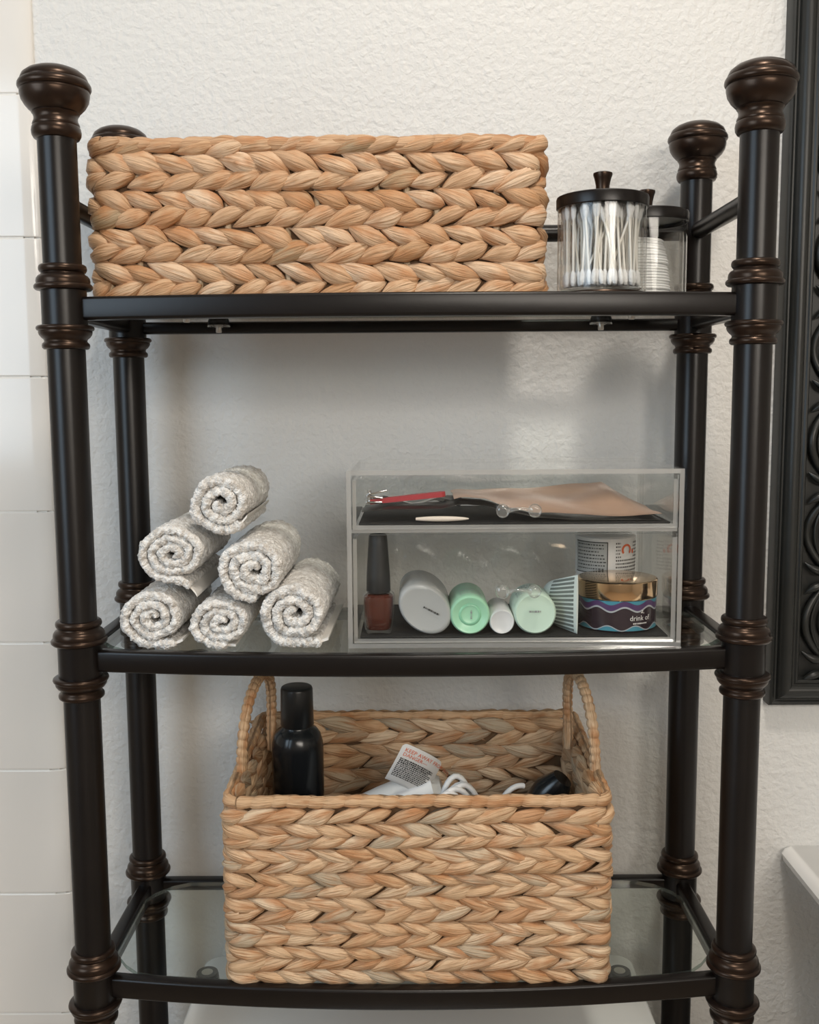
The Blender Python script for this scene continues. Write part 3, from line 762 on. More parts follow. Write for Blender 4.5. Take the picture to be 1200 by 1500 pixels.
cloth_roll('small flattened rolled washcloth in the middle of the bottom row', -0.1720, S2 + 0.0240, 0.0312, 0.0232, 0.003, 0.150, 0.006, 0.0, 2, 0.0, 2.4)
cloth_roll('rolled washcloth at the bottom right of the stack, hem end flat on the glass', -0.1035, S2 + 0.0325, 0.0335, 0.0312, 0.000, 0.160, 0.024, 0.0, 3, -0.02, 2.3, th=0.0090)
cloth_roll('rolled washcloth on the left of the second row, its hem hanging below', -0.2145, 1.2530, 0.0335, 0.0275, 0.004, 0.150, 0.016, -0.5, 4, 0.0, 2.7, droop=0.4)
cloth_roll('rolled washcloth on the right of the second row', -0.1415, 1.2380, 0.0345, 0.0300, 0.000, 0.160, 0.003, 0.0, 5, 0.0, 2.3, th=0.0088)
cloth_roll('rolled washcloth on the very top of the stack', -0.1690, 1.2985, 0.0312, 0.0280, 0.004, 0.145, 0.018, 0.35, 6, 0.0, 2.4, th=0.0090)

# ------------------------------------------------------------------ acrylic drawer box
AX0, AX1, AY0, AY1, AZ0, AZ1 = -0.0570, 0.2450, 0.0060, 0.1660, S2, S2 + 0.1620
AXC = (AX0 + AX1) / 2; AYC = (AY0 + AY1) / 2
acr = thing('acrylic_organizer', 'clear acrylic two-drawer organizer on the middle shelf', 'organizer', (AXC, AYC, S2))
AW, AD, AH = AX1 - AX0, AY1 - AY0, AZ1 - AZ0
def panel(mb, lo, hi, edge_axis):
    """a clear sheet: faces across edge_axis are the clear ones, the other four are polished edges"""
    (x0, y0, z0), (x1, y1, z1) = lo, hi
    vs = [(x0, y0, z0), (x1, y0, z0), (x1, y1, z0), (x0, y1, z0), (x0, y0, z1), (x1, y0, z1), (x1, y1, z1), (x0, y1, z1)]
    F_ = {'z': [(0, 3, 2, 1), (4, 5, 6, 7)], 'y': [(0, 1, 5, 4), (2, 3, 7, 6)], 'x': [(1, 2, 6, 5), (3, 0, 4, 7)]}
    for k, fs in F_.items(): mb.add(vs, fs, 0 if k == edge_axis else 1)
T = 0.0042; MIDZ = 0.1085
def case_part(name, lo, hi, ax):
    mb = MB(); panel(mb, lo, hi, ax); return link(name, mb.mesh(name, [ACRYL, ACRYLEDGE], False), acr)
hw, hd = AW / 2, AD / 2
case_part('side_panel', (-hw, -hd, 0), (-hw + T, hd, AH), 'x'); case_part('side_panel', (hw - T, -hd, 0), (hw, hd, AH), 'x')
case_part('bottom_panel', (-hw + T, -hd, 0), (hw - T, hd, T), 'z'); case_part('top_panel', (-hw + T, -hd, AH - T), (hw - T, hd, AH), 'z')
case_part('middle_panel', (-hw + T, -hd + 0.006, MIDZ - 0.0035), (hw - T, hd - T, MIDZ), 'z'); case_part('back_panel', (-hw + T, hd - T, T), (hw - T, hd, AH - T), 'y')
def drawer(zb, zt):
    d = bpy.data.objects.new('drawer', None); COL.objects.link(d); d.parent = acr; d.empty_display_size = 0.02
    g = 0.0012; x0, x1 = -hw + T + g, hw - T - g; t = 0.0032; yb = hd - T - 0.003; yf = -hd - 0.0005
    for nm, lo, hi, ax in (('drawer_front', (x0, yf, zb), (x1, yf + 0.004, zt), 'y'), ('drawer_back', (x0, yb - t, zb + t), (x1, yb, zt - 0.006), 'y'),
                           ('drawer_side', (x0, yf + 0.004, zb + t), (x0 + t, yb - t, zt - 0.004), 'x'), ('drawer_side', (x1 - t, yf + 0.004, zb + t), (x1, yb - t, zt - 0.004), 'x'), ('drawer_floor', (x0, yf + 0.004, zb), (x1, yb, zb + t), 'z')):
        mb = MB(); panel(mb, lo, hi, ax); link(nm, mb.mesh(nm, [ACRYL, ACRYLEDGE], False), d)
    # handle: two round feet and a thin waisted bar
    hz = zt - 0.031 if zt > 0.12 else zt - 0.0515
    mb = MB(); hx = 0.0030
    for sx in (-1, 1):
        lathe(mb, [(0.0, 0.0), (0.0050, 0.0), (0.0062, 0.0022), (0.0062, 0.0050), (0.0050, 0.0072), (0.0028, 0.0078), (0, 0.0078)], 20, (hx + sx * 0.0143, yf, hz), 0, 'Y')
    vs0 = [(x, y, z) for x, y, z in mb.v]
    mb.v = [(x, 2 * yf - y if y > yf else y, z) for x, y, z in mb.v]
    tube(mb, [(hx - 0.0110 + 0.0220 * i / 10, yf - 0.0066 - 0.0022 * math.sin(PI * i / 10), hz + 0.0022 * math.sin(PI * i / 10)) for i in range(11)], [0.0022 - 0.0007 * math.sin(PI * i / 10) for i in range(11)], 10)
    ho = link('handle', mb.mesh('handle', ACRYLKNOB, True, 60), d)
    bm = bmesh.new(); bm.from_mesh(ho.data); bmesh.ops.recalc_face_normals(bm, faces=bm.faces); bm.to_mesh(ho.data); bm.free()
    return d
DZL, DZU = T + 0.0006, MIDZ + 0.0006
drawer(DZL, MIDZ - 0.0045); drawer(DZU, AH - T - 0.0012)
FL = S2 + DZL + 0.0032; FU = S2 + DZU + 0.0032      # drawer floors, world z
YIN = AY0 + 0.0045
def liner(label, z, x0, x1, y0, y1):
    bm = box_bm((x1 - x0, y1 - y0, 0.0014), 0.0004, 1)
    o = link('drawer_liner', bm_mesh(bm, 'drawer_liner', LINER), None, ((x0 + x1) / 2, (y0 + y1) / 2, z + 0.0008)); tag(o, label, 'drawer liner')
liner('thin black liner on the floor of the lower acrylic drawer', FL, AX0 + 0.0105, AX1 - 0.0105, YIN + 0.0005, AY1 - 0.012)
liner('thin black liner on the floor of the upper acrylic drawer', FU, AX0 + 0.0105, AX1 - 0.0105, YIN + 0.0005, AY1 - 0.012)
FL += 0.0016; FU += 0.0016

# --- lower drawer contents
pol = thing('nail_polish_bottle', 'rust red nail polish bottle with tall black cap', 'nail polish', (-0.0300, 0.0300, FL))
def superbox(prof, n=40, p=3.2):
    """rounded-square lathe"""
    vs = []; fs = []
    for r, h in prof:
        for i in range(n):
            a = 2 * PI * i / n; c, s = math.cos(a), math.sin(a); k = (abs(c) ** p + abs(s) ** p) ** (-1 / p)
            vs.append((r * k * c, r * k * s, h))
    for j in range(len(prof) - 1):
        for i in range(n): fs.append((j * n + i, j * n + (i + 1) % n, (j + 1) * n + (i + 1) % n, (j + 1) * n + i))
    fs.append(tuple(range(n))[::-1]); fs.append(tuple((len(prof) - 1) * n + i for i in range(n)))
    return vs, fs
vs, fs = superbox([(0.0110, 0.0), (0.0125, 0.002), (0.0142, 0.016), (0.0150, 0.032), (0.0146, 0.036), (0.0115, 0.039), (0.0085, 0.0405)]); link('glass_bottle', MB().add(vs, fs).mesh('glass_bottle', JARGLASS, True, 40), pol)
vs, fs = superbox([(0.0098, 0.0035), (0.0112, 0.005), (0.0128, 0.016), (0.0138, 0.031), (0.0134, 0.0345), (0.0100, 0.0365)]); link('polish', MB().add(vs, fs).mesh('polish', POLISH, True, 40), pol)
lathe_o('cap', [(0.0, 0.0380), (0.0108, 0.0380), (0.0112, 0.0390), (0.0108, 0.055), (0.0090, 0.082), (0.0084, 0.0905), (0.0076, 0.0918), (0.0, 0.0920)], BLACKCAP, pol, seg=28)

def ellipse_bottle(name, label, x, z_r, rx, rz, y0, length, tilt, mat, mat2=None, yaw=0.0, group=None, cat='bottle', end_in=0.0015, neck=True):
    """bottle lying on its side, base towards the viewer"""
    ct, st = math.cos(tilt), math.sin(tilt)
    low = math.sqrt((rx * st) ** 2 + (rz * ct) ** 2)
    root = thing(name, label, cat, (x, y0, FL + low), group, (0, 0, yaw))
    prof = [(0.0, end_in), (0.55, end_in * 0.9), (0.80, 0.0004), (0.90, 0.0), (0.965, 0.0012), (1.0, 0.0045), (1.0, length * 0.74), (0.93, length * 0.80), (0.62, length * 0.86), (0.40, length * 0.88)]
    if not neck: prof = prof[:7] + [(1.0, length - 0.003), (0.95, length), (0.0, length)]
    n = 44; vs = []; fs = []; R = []
    for r, h in prof:
        st0 = len(vs)
        if r < 1e-6: vs.append((0, h, 0)); R.append([st0]); continue
        for i in range(n):
            a = 2 * PI * i / n; ex, ez = rx * r * math.cos(a), rz * r * math.sin(a); vs.append((ex * ct - ez * st, h, ex * st + ez * ct))
        R.append(list(range(st0, st0 + n)))
    for a, b in zip(R[:-1], R[1:]):
        for i in range(n):
            j = (i + 1) % n
            if len(a) == 1: fs.append((a[0], b[i], b[j]))
            elif len(b) == 1: fs.append((a[i], b[0], a[j]))
            else: fs.append((a[i], b[i], b[j], a[j]))
    if neck: fs.append(tuple(R[-1]))
    me = MB().add(vs, fs).mesh('bottle_body', mat, True, 50)
    bm = bmesh.new(); bm.from_mesh(me); bmesh.ops.recalc_face_normals(bm, faces=bm.faces); bm.to_mesh(me); bm.free()
    link('bottle_body', me, root)
    if neck: lathe_o('cap', [(0.0, length * 0.87), (rz * 0.55, length * 0.87), (rz * 0.58, length * 0.88), (rz * 0.58, length * 0.99), (rz * 0.5, length), (0.0, length)], mat2 or mat, root, seg=24, axis='Y')
    return root
def dash_rows(name, parent, mat, rows, place):
    """small illegible print: short strokes; rows = list of (v, u0, u1, h); place(u, v) -> point"""
    mb = MB(); rr = random.Random(9)
    for v, u0, u1, h in rows:
        u = u0
        while u < u1:
            w = min(rr.uniform(0.0006, 0.0024), u1 - u)
            mb.add([place(u, v - h / 2), place(u + w, v - h / 2), place(u + w, v + h / 2), place(u, v + h / 2)], [(0, 1, 2, 3)]); u += w + rr.uniform(0.0004, 0.0008)
    return link(name, mb.mesh(name, mat, False), parent)
b1 = ellipse_bottle('travel_bottle', 'large frosted clear oval bottle lying with its base forward', 0.0130, 0, 0.0270, 0.0205, 0.0160, 0.105, -0.72, CLEARPL, WHITEPL)
def pl1(u, v):
    a = -0.48; return (u * math.cos(a) - v * math.sin(a) + 0.004, -0.0005, u * math.sin(a) + v * math.cos(a) + 0.000)
dash_rows('print', b1, INKBLACK, [(0.0, -0.006, 0.010, 0.0017)], pl1)
def side_print(root, r, th0, th1, ys, mat=INKGREY):
    mb = MB(); rr = random.Random(4)
    for y, hh in ys:
        th = th0
        while th < th1:
            w = rr.uniform(0.05, 0.14); p = []
            for a, yy in ((th, y), (min(th + w, th1), y), (min(th + w, th1), y + hh), (th, y + hh)): p.append((r * math.sin(a), yy, r * math.cos(a)))
            mb.add(p, [(0, 1, 2, 3)]); th += w + 0.05
    return link('print', mb.mesh('print', mat, False), root)
b2 = ellipse_bottle('travel_bottle', 'mint green round bottle lying beside the large clear bottle', 0.0543, 0, 0.0184, 0.0184, 0.0150, 0.088, 0, MINT, MINT, end_in=0.004)
link('base_ring', lathe(MB(), [(0.0078, -0.0002 + 0.0036), (0.0102, 0.0030), (0.0104, 0.0042), (0.0078, 0.0046)], 32, axis='Y').mesh('base_ring', MINTDARK, True), b2)
dash_rows('print', b2, INKGREY, [(0, -0.004, 0.004, 0.0014)], lambda u, v: (v + 0.0012, 0.0030, u))
side_print(b2, 0.01855, -0.5, 0.7, [(0.012, 0.0018), (0.016, 0.0012), (0.020, 0.0012), (0.024, 0.0012), (0.030, 0.003)])
ellipse_bottle('travel_bottle', 'small white bottle lying between the two green bottles', 0.0836, 0, 0.0117, 0.0117, 0.0160, 0.075, 0, WHITEPL, WHITEPL)
b4 = ellipse_bottle('travel_bottle', 'pale mint bottle lying beside the ribbed tube', 0.1140, 0, 0.0196, 0.0196, 0.0150, 0.062, 0, PALEMINT, WHITEPL, end_in=0.0008)
dash_rows('print', b4, INKGREY, [(0.002, -0.0055, 0.0055, 0.0018)], lambda u, v: (u, -0.0002, v))
side_print(b4, 0.01975, -0.9, 0.4, [(0.012, 0.0012), (0.016, 0.0012), (0.020, 0.0016), (0.026, 0.003), (0.034, 0.0012), (0.038, 0.0012)])
# ribbed tube: flat crimped end standing upright towards the viewer, round body going back to the left
tb = thing('squeeze_tube', 'pale tube with ribbed crimped end standing against the gold-lidded jar', 'tube', (0.1525, 0.0165, FL))
n = 40; secs = []
for i in range(14):
    u = i / 13; L_ = 0.085 * u
    hx_ = 0.0010 + 0.0105 * math.sin(PI / 2 * min(1, u * 1.25)); hz_ = 0.0275 - 0.0115 * min(1, u * 1.3)
    secs.append((L_, hx_, hz_))
vs = []; fs = []
def tube_axis(L_):
    p = Vector((0, 0, 0)); m_ = 24; dl = L_ / m_; a = 0.55
    for q_ in range(m_):
        l_ = dl * (q_ + 0.5); a = 0.55 - 0.75 * max(0.0, min(1.0, (l_ - 0.022) / 0.030)); p += Vector((-math.sin(a), math.cos(a), 0)) * dl
    if L_ <= 0: a = 0.55
    return p, Vector((math.cos(a), math.sin(a), 0)), a
for L_, hx_, hz_ in secs:
    c_, sd, _a = tube_axis(L_)
    for k in range(n):
        a = 2 * PI * k / n; p = c_ + sd * (hx_ * math.cos(a)); vs.append((p.x, p.y, 0.0277 + hz_ * math.sin(a) - (0.0277 - 0.0177) * min(1, L_ / 0.085) * 0.9))
for i in range(13):
    for k in range(n): fs.append((i * n + k, i * n + (k + 1) % n, (i + 1) * n + (k + 1) % n, (i + 1) * n + k))
fs.append(tuple(range(n))[::-1]); fs.append(tuple(13 * n + k for k in range(n)))
tme = MB().add(vs, fs).mesh('tube_body', TUBEWHITE, True, 50)
bm = bmesh.new(); bm.from_mesh(tme); bmesh.ops.recalc_face_normals(bm, faces=bm.faces); bm.to_mesh(tme); bm.free(); link('tube_body', tme, tb)
def tube_pt(L_, zf, lift=0.0004):
    u = L_ / 0.085; hx_ = 0.0010 + 0.0105 * math.sin(PI / 2 * min(1, u * 1.25)); hz_ = 0.0275 - 0.0115 * min(1, u * 1.3)
    a = math.asin(max(-1, min(1, zf))); c_, sd, _a = tube_axis(L_); p = c_ - sd * (hx_ * math.cos(a) + lift); q = c_ + sd * (hx_ * math.cos(a) + lift)
    zz = 0.0277 + hz_ * zf - 0.009 * min(1, u)
    return (p.x, p.y, zz), (q.x, q.y, zz)
for k in range(13):
    zf = -0.9 + 1.8 * k / 12
    mb = MB(); A = []; B = []
    for i in range(7):
        L_ = 0.003 + 0.028 * i / 6
        w = 0.045
        A.append((tube_pt(L_, zf - w)[0], tube_pt(L_, zf + w)[0])); B.append((tube_pt(L_, zf - w)[1], tube_pt(L_, zf + w)[1]))
    for S_ in (A, B):
        v = [p for pr in S_ for p in pr]; mb.add(v, [(2 * i, 2 * i + 1, 2 * i + 3, 2 * i + 2) for i in range(6)])
    link('rib', mb.mesh('rib', TUBESTRIPE, False), tb)
_c, _s, _a = tube_axis(0.085); lathe_o('cap', [(0, -0.004), (0.0108, -0.004), (0.0112, -0.002), (0.0112, 0.010), (0.010, 0.012), (0, 0.012)], WHITEPL, tb, (_c.x, _c.y, 0.0187), seg=28, axis='Y', rot=(0, 0, _a))

# gold-lidded jar
def cylp(r, th, z): return (r * math.sin(th), -r * math.cos(th), z)
def cyl_patch(mb, r, th0, th1, zlo, zhi, n=24, mi=0):
    vs = []
    for i in range(n + 1):
        th = th0 + (th1 - th0) * i / n
        a = zlo(th) if callable(zlo) else zlo; b = zhi(th) if callable(zhi) else zhi
        vs += [cylp(r, th, a), cylp(r, th, b)]
    mb.add(vs, [(2 * i, 2 * i + 2, 2 * i + 3, 2 * i + 1) for i in range(n)], mi)
gj = thing('cosmetic_jar', 'squat dark plum jar with wavy label and shiny gold lid', 'jar', (0.1960, 0.0535, FL))
GR = 0.0365
lathe_o('jar_body', [(0, 0), (GR - 0.002, 0), (GR, 0.002), (GR, 0.0295), (GR - 0.002, 0.0300), (0, 0.0300)], PURPLE, gj, seg=64)
lathe_o('lid', [(0, 0.0302), (GR + 0.0005, 0.0302), (GR + 0.001, 0.0310), (GR + 0.001, 0.0458), (GR + 0.0003, 0.0466), (GR - 0.0005, 0.0468), (0, 0.0466)], GOLD, gj, seg=72)
K = 9.0
mb = MB(); cyl_patch(mb, GR + 0.0002, -1.45, 1.45, lambda t: 0.0222 + 0.0022 * math.cos(K * t), 0.0298, 110); link('violet_wave', mb.mesh('violet_wave', VIOLET, True), gj)
mb = MB(); cyl_patch(mb, GR + 0.00035, -1.45, 1.45, lambda t: 0.0213 + 0.0022 * math.cos(K * t), lambda t: 0.0229 + 0.0022 * math.cos(K * t), 110); link('silver_wave', mb.mesh('silver_wave', GREYWAVE, True), gj)
mb = MB(); cyl_patch(mb, GR + 0.00035, -1.45, 1.45, lambda t: min(0.0298, 0.0280 + 0.0018 * math.cos(K * t)), 0.0299, 110); link('teal_wave', mb.mesh('teal_wave', TEAL, True), gj)
mb = MB(); cyl_patch(mb, GR + 0.00035, -1.45, 1.45, 0.0022, lambda t: 0.0042 - 0.0022 * math.cos(K * t + 0.6), 110); link('teal_wave', mb.mesh('teal_wave', TEAL, True), gj)
mb = MB(); cyl_patch(mb, GR + 0.0005, -1.45, 1.45, lambda t: 0.0042 - 0.0022 * math.cos(K * t + 0.6), lambda t: 0.0052 - 0.0022 * math.cos(K * t + 0.6), 110); link('silver_wave', mb.mesh('silver_wave', GREYWAVE, True), gj)
def cyl_text(parent, body, size, r, th0, z, mat, align='CENTER'):
    vs, fs = text_polys(body, size, align); mb = MB(); mb.add([cylp(r, th0 + x / r, z + y) for x, y in vs], fs)
    return link('lettering', mb.mesh('lettering', mat, False), parent)
cyl_text(gj, 'drink of', 0.0068, GR + 0.0006, 0.42, 0.0118, INKWHITE)
mb = MB(); rr = random.Random(2); th = 0.22
while th < 0.62:
    w = rr.uniform(0.012, 0.035); cyl_patch(mb, GR + 0.0006, th, th + w, 0.0084, 0.0096, 2); th += w + 0.012
link('print', mb.mesh('print', INKWHITE, False), gj)
mb = MB()
for a0, a1, zz in ((0.44, 0.49, 0.0185), (0.51, 0.53, 0.0180), (0.46, 0.50, 0.0200)): cyl_patch(mb, GR + 0.0006, a0, a1, zz, zz + 0.0010, 2)
link('emblem', mb.mesh('emblem', INKWHITE, False), gj)

# white tub standing behind it
tub = thing('cosmetic_tub', 'white tub with grey text panel and orange round logo, behind the gold-lidded jar', 'tub', (0.1975, 0.1225, FL))
UR = 0.0300
lathe_o('tub_body', [(0, 0), (UR - 0.002, 0), (UR, 0.002), (UR, 0.0360), (UR - 0.0012, 0.0368), (UR - 0.0012, 0.0385), (UR, 0.0395), (UR, 0.0770), (UR - 0.0015, 0.0785), (0.0, 0.0790)], TUBWHITE, tub, seg=64)
mb = MB(); cyl_patch(mb, UR + 0.0002, -1.35, -0.10, 0.0425, 0.0735, 30); link('text_panel', mb.mesh('text_panel', TUBGREY, True), tub)
mb = MB()
cyl_patch(mb, UR + 0.0004, -0.13, -0.10, 0.0425, 0.0735, 2); cyl_patch(mb, UR + 0.0004, -1.35, -0.10, 0.0728, 0.0738, 24); cyl_patch(mb, UR + 0.0004, -1.35, -0.10, 0.0422, 0.0432, 24)
link('panel_border', mb.mesh('panel_border', INKBLACK, False), tub)
mb = MB(); rr = random.Random(8)
for k in range(8):
    th = -1.25; z = 0.0700 - k * 0.0034; end = -0.2 - rr.uniform(0, 0.3)
    while th < end:
        w = rr.uniform(0.03, 0.10); cyl_patch(mb, UR + 0.0004, th, th + w, z, z + 0.0011, 2); th += w + 0.03
for k in range(9):
    th = 0.16; z = 0.0715 - k * 0.0034
    while th < 1.2:
        w = rr.uniform(0.015, 0.05)
        if not (0.32 < th < 0.85 and 0.0575 < z < 0.0725): cyl_patch(mb, UR + 0.0004, th, th + w, z, z + 0.0015, 2)
        th += w + 0.03
link('print', mb.mesh('print', INKBLACK, False), tub)
mb = MB(); vs = []
for i in range(25):
    a = math.radians(-40 + 260 * i / 24)
    for r in (0.0038, 0.0060): vs.append(cylp(UR + 0.0005, 0.56 + r * math.cos(a) / UR, 0.0655 + r * math.sin(a)))
mb.add(vs, [(2 * i, 2 * i + 1, 2 * i + 3, 2 * i + 2) for i in range(24)])
vs = [cylp(UR + 0.0005, 0.56 + (0.0090 + 0.0015 * math.cos(a)) / UR, 0.0635 + 0.0022 * math.sin(a)) for a in [2 * PI * k / 14 for k in range(14)]]; mb.add(vs, [tuple(range(14))])
link('logo', mb.mesh('logo', INKRED, False), tub)

# --- upper drawer contents
pk = MB(); vs = []; nx, ny = 34, 14
def packet(label, name, mat, f, x0, x1, y0, y1, thick=0.0016, cat='sachet', nx=34, ny=14):
    vs = []
    for s_ in (0, 1):
        for j in range(ny + 1):
            for i in range(nx + 1):
                u, v = i / nx, j / ny; z, dy = f(u, v); e_ = min(1.0, 8 * min(u, 1 - u, v, 1 - v)) ; vs.append((x0 + (x1 - x0) * u, y0 + (y1 - y0) * v + dy, z + (thick if s_ else 0) * (0.2 + 0.8 * e_)))
    W_ = nx + 1; H_ = (nx + 1) * (ny + 1); fs = []
    for j in range(ny):
        for i in range(nx):
            a = j * W_ + i; fs.append((a, a + W_, a + W_ + 1, a + 1)); fs.append((H_ + a, H_ + a + 1, H_ + a + W_ + 1, H_ + a + W_))
    for i in range(nx):
        fs.append((i, i + 1, H_ + i + 1, H_ + i)); b = ny * W_ + i; fs.append((b, H_ + b, H_ + b + 1, b + 1))
    for j in range(ny):
        a = j * W_; fs.append((a, H_ + a, H_ + a + W_, a + W_)); b = a + nx; fs.append((b, b + W_, H_ + b + W_, H_ + b))
    o = link(name, MB().add(vs, fs).mesh(name, mat, True, 60), None, (0, 0, 0)); tag(o, label, cat); return o
def hblack(x):
    u = (x + 0.0440) / 0.272
    pts = [(0.0, 0.0100), (0.10, 0.0125), (0.26, 0.0128), (0.335, 0.0172), (0.40, 0.0158), (0.50, 0.0085), (0.60, 0.0035), (0.72, 0.0008), (1.0, 0.0004)]
    for (a, b), (c, d) in zip(pts[:-1], pts[1:]):
        if u <= c:
            k = (u - a) / (c - a); k = k * k * (3 - 2 * k); return b + (d - b) * k
    return pts[-1][1]
def fblack(u, v):
    x = -0.0440 + 0.272 * u
    return FU + 0.0004 + hblack(x) * (0.80 + 0.20 * math.sin(PI * min(1, v * 1.2 + 0.2))), 0
packet('black sachet lying across the floor of the upper drawer', 'cosmetic_sachet', BLACKFOIL, fblack, -0.0440, 0.2280, 0.0170, 0.0900, 0.0016)
def fpeach(u, v):
    x = 0.0400 + 0.190 * u
    a = hblack(x) + 0.0042
    bp_ = [(0.0, 0.0200), (0.30, 0.0215), (0.55, 0.0225), (0.72, 0.0250), (0.80, 0.0285), (0.86, 0.0215), (1.0, 0.0060)]
    b = bp_[-1][1]
    for (p, q), (r_, t_) in zip(bp_[:-1], bp_[1:]):
        if u <= r_: k = (u - p) / (r_ - p); b = q + (t_ - q) * k; break
    b = max(b, a + 0.001)
    return FU + a * (1 - v) + b * v + 0.0011 * math.sin(14 * u + 5 * v) + 0.0012 * math.sin(8 * u - 9 * v) * v, 0
packet('crumpled peach foil sachet lying on the black sachet in the upper drawer', 'cosmetic_sachet', PEACHFOIL, fpeach, 0.0400, 0.2300, 0.0240, 0.1150, 0.0010)
fo = thing('nail_file', 'dark red nail file lying in the upper acrylic drawer', 'nail file', (-0.0030, 0.0360, FU + 0.0205), None, (0, math.radians(-5.5), 0.05))
fp = [(-0.034 + 0.0, -0.0035), (0.030, -0.0058)] + [(0.030 + 0.0058 * math.sin(a), -0.0058 * math.cos(a)) for a in [PI * k / 8 for k in range(1, 8)]] + [(0.030, 0.0058), (-0.034, 0.0035)]
link('file_board', extrude_outline(MB(), fp, -0.0022, 0.0022).mesh('file_board', REDFILE, False), fo)
ic = thing('manicure_tool', 'small shiny silver metal tool at the left end of the upper acrylic drawer', 'tool', (-0.0330, 0.0330, FU + 0.0150))
box_o('lower_arm', (0.0150, 0.0100, 0.0022), CHROME, ic, (0, 0, 0.0022), 0.0007)
box_o('upper_arm', (0.0150, 0.0100, 0.0018), CHROME, ic, (0.0005, 0, 0.0072), 0.0006, rot=(0, 0.16, 0))
box_o('lever', (0.0180, 0.0080, 0.0016), CHROME, ic, (0.0030, 0, 0.0112), 0.0005, rot=(0, -0.22, 0))
lathe_o('pin', [(0, 0), (0.0018, 0), (0.0018, 0.0135), (0, 0.0138)], CHROME, ic, (-0.0045, 0, 0), seg=14)
tw = thing('manicure_stick', 'short slim ivory stick lying at the front of the upper acrylic drawer', 'stick', (0.0290, 0.0142, FU + 0.0034), None, (0, 0.0, 0.0))
vs = []; fs = []
tube_o('stick', [(-0.024 + 0.048 * i / 12, 0, 0) for i in range(13)], [0.0006 + 0.0019 * math.sin(PI * min(1, 0.06 + 0.94 * i / 12)) ** 0.6 for i in range(13)], IVORY, tw)
wr = packet('clear crinkled plastic wrapper lying behind the red nail file', 'plastic_wrapper', ACRYLEDGE, lambda u, v: (FU + 0.0150 + 0.004 * math.sin(9 * u + 3 * v) + 0.003 * math.sin(17 * u * v + 1), 0), -0.0430, 0.0480, 0.0480, 0.0850, 0.0004, 'wrapper', 22, 12)

# ------------------------------------------------------------------ things in the lower basket
BB = CZ + 0.0045
bo = thing('toiletry_bottle', 'black bottle with black cap standing in the lower basket', 'bottle', (-0.1195, 0.1250, BB))
zt = 1.0950 - BB; zs = 1.0500 - BB
lathe_o('bottle_body', [(0, 0), (0.0250, 0), (0.0268, 0.002), (0.0268, zs - 0.022), (0.0262, zs - 0.014), (0.0240, zs - 0.006), (0.0205, zs - 0.001), (0.0165, zs + 0.002), (0.0165, zs + 0.004), (0, zs + 0.004)], BLACKGLOSS, bo, seg=48, sharp=60)
lathe_o('cap', [(0, zs + 0.0030), (0.0162, zs + 0.0030), (0.0172, zs + 0.0045), (0.0166, zt - 0.003), (0.0158, zt - 0.0008), (0.0145, zt), (0, zt - 0.0003)], BLACKPLASTIC, bo, seg=40)
# hair dryer
hd_ = thing('hair_dryer', 'white hair dryer with coiled white cord and printed warning tag in the lower basket', 'hair dryer', (0.0, 0.0900, BB))
d0 = Vector((-0.074, -0.006, 0.098)); d1 = Vector((0.036, -0.004, 0.130)); dd = (d1 - d0).normalized()
LB = (d1 - d0).length
prof = [(0.0, 0.012), (0.0225, 0.012), (0.0235, 0.003), (0.0250, 0.0), (0.0268, 0.0025), (0.0290, 0.020), (0.0335, 0.050), (0.0365, 0.080), (0.0370, 0.105), (0.0345, LB - 0.012), (0.0260, LB - 0.002), (0.0, LB)]
bme = lathe(MB(), prof, 48).mesh('barrel', WHITEPL, True, 40)
bo2 = link('barrel', bme, hd_, d0); bo2.rotation_euler = dd.to_track_quat('Z', 'Y').to_euler()
gme = lathe(MB(), [(0.0, 0.004), (0.0205, 0.004), (0.0232, 0.0035), (0.0232, 0.0115), (0.0, 0.0115)], 40).mesh('grille', BLACKPLASTIC, True, 40)
link('grille', gme, bo2)
hpts = [d0 + dd * 0.085 + Vector((0, 0, -0.030)), Vector((0.020, 0.0, 0.055)), Vector((0.030, 0.0, 0.030)), Vector((0.036, 0.0, 0.012))]
tube_o('handle', hpts, [0.017, 0.0175, 0.0165, 0.0120], WHITEPL, hd_, seg=24)
# cord: a handful of upright loops
cpts = []
rs = random.Random(31)
nl_ = 5
for i in range(nl_ * 40 + 1):
    u = i / 40; a = 2 * PI * u; k = i / (nl_ * 40)
    rxx = 0.0255 - 0.0040 * math.sin(3 * u); ztop = 0.1790 - 0.010 * abs(math.sin(1.7 * u)) - 0.006 * k
    zc = (ztop + 0.006) / 2; rz_ = (ztop - 0.006) / 2
    cpts.append((0.0385 + 0.009 * math.sin(0.9 * u) + rxx * math.cos(a), -0.050 - 0.013 * k * 2 + 0.010 * math.cos(a), zc + rz_ * math.sin(a)))
last = cpts[-1]
for i in range(1, 25):
    u = i / 24; cpts.append((last[0] + 0.055 * u, last[1] + 0.02 * u, last[2] + 0.078 * math.sin(PI * 0.55 * u)))
tube_o('cord', cpts, 0.0027, CORDM, hd_, seg=10)
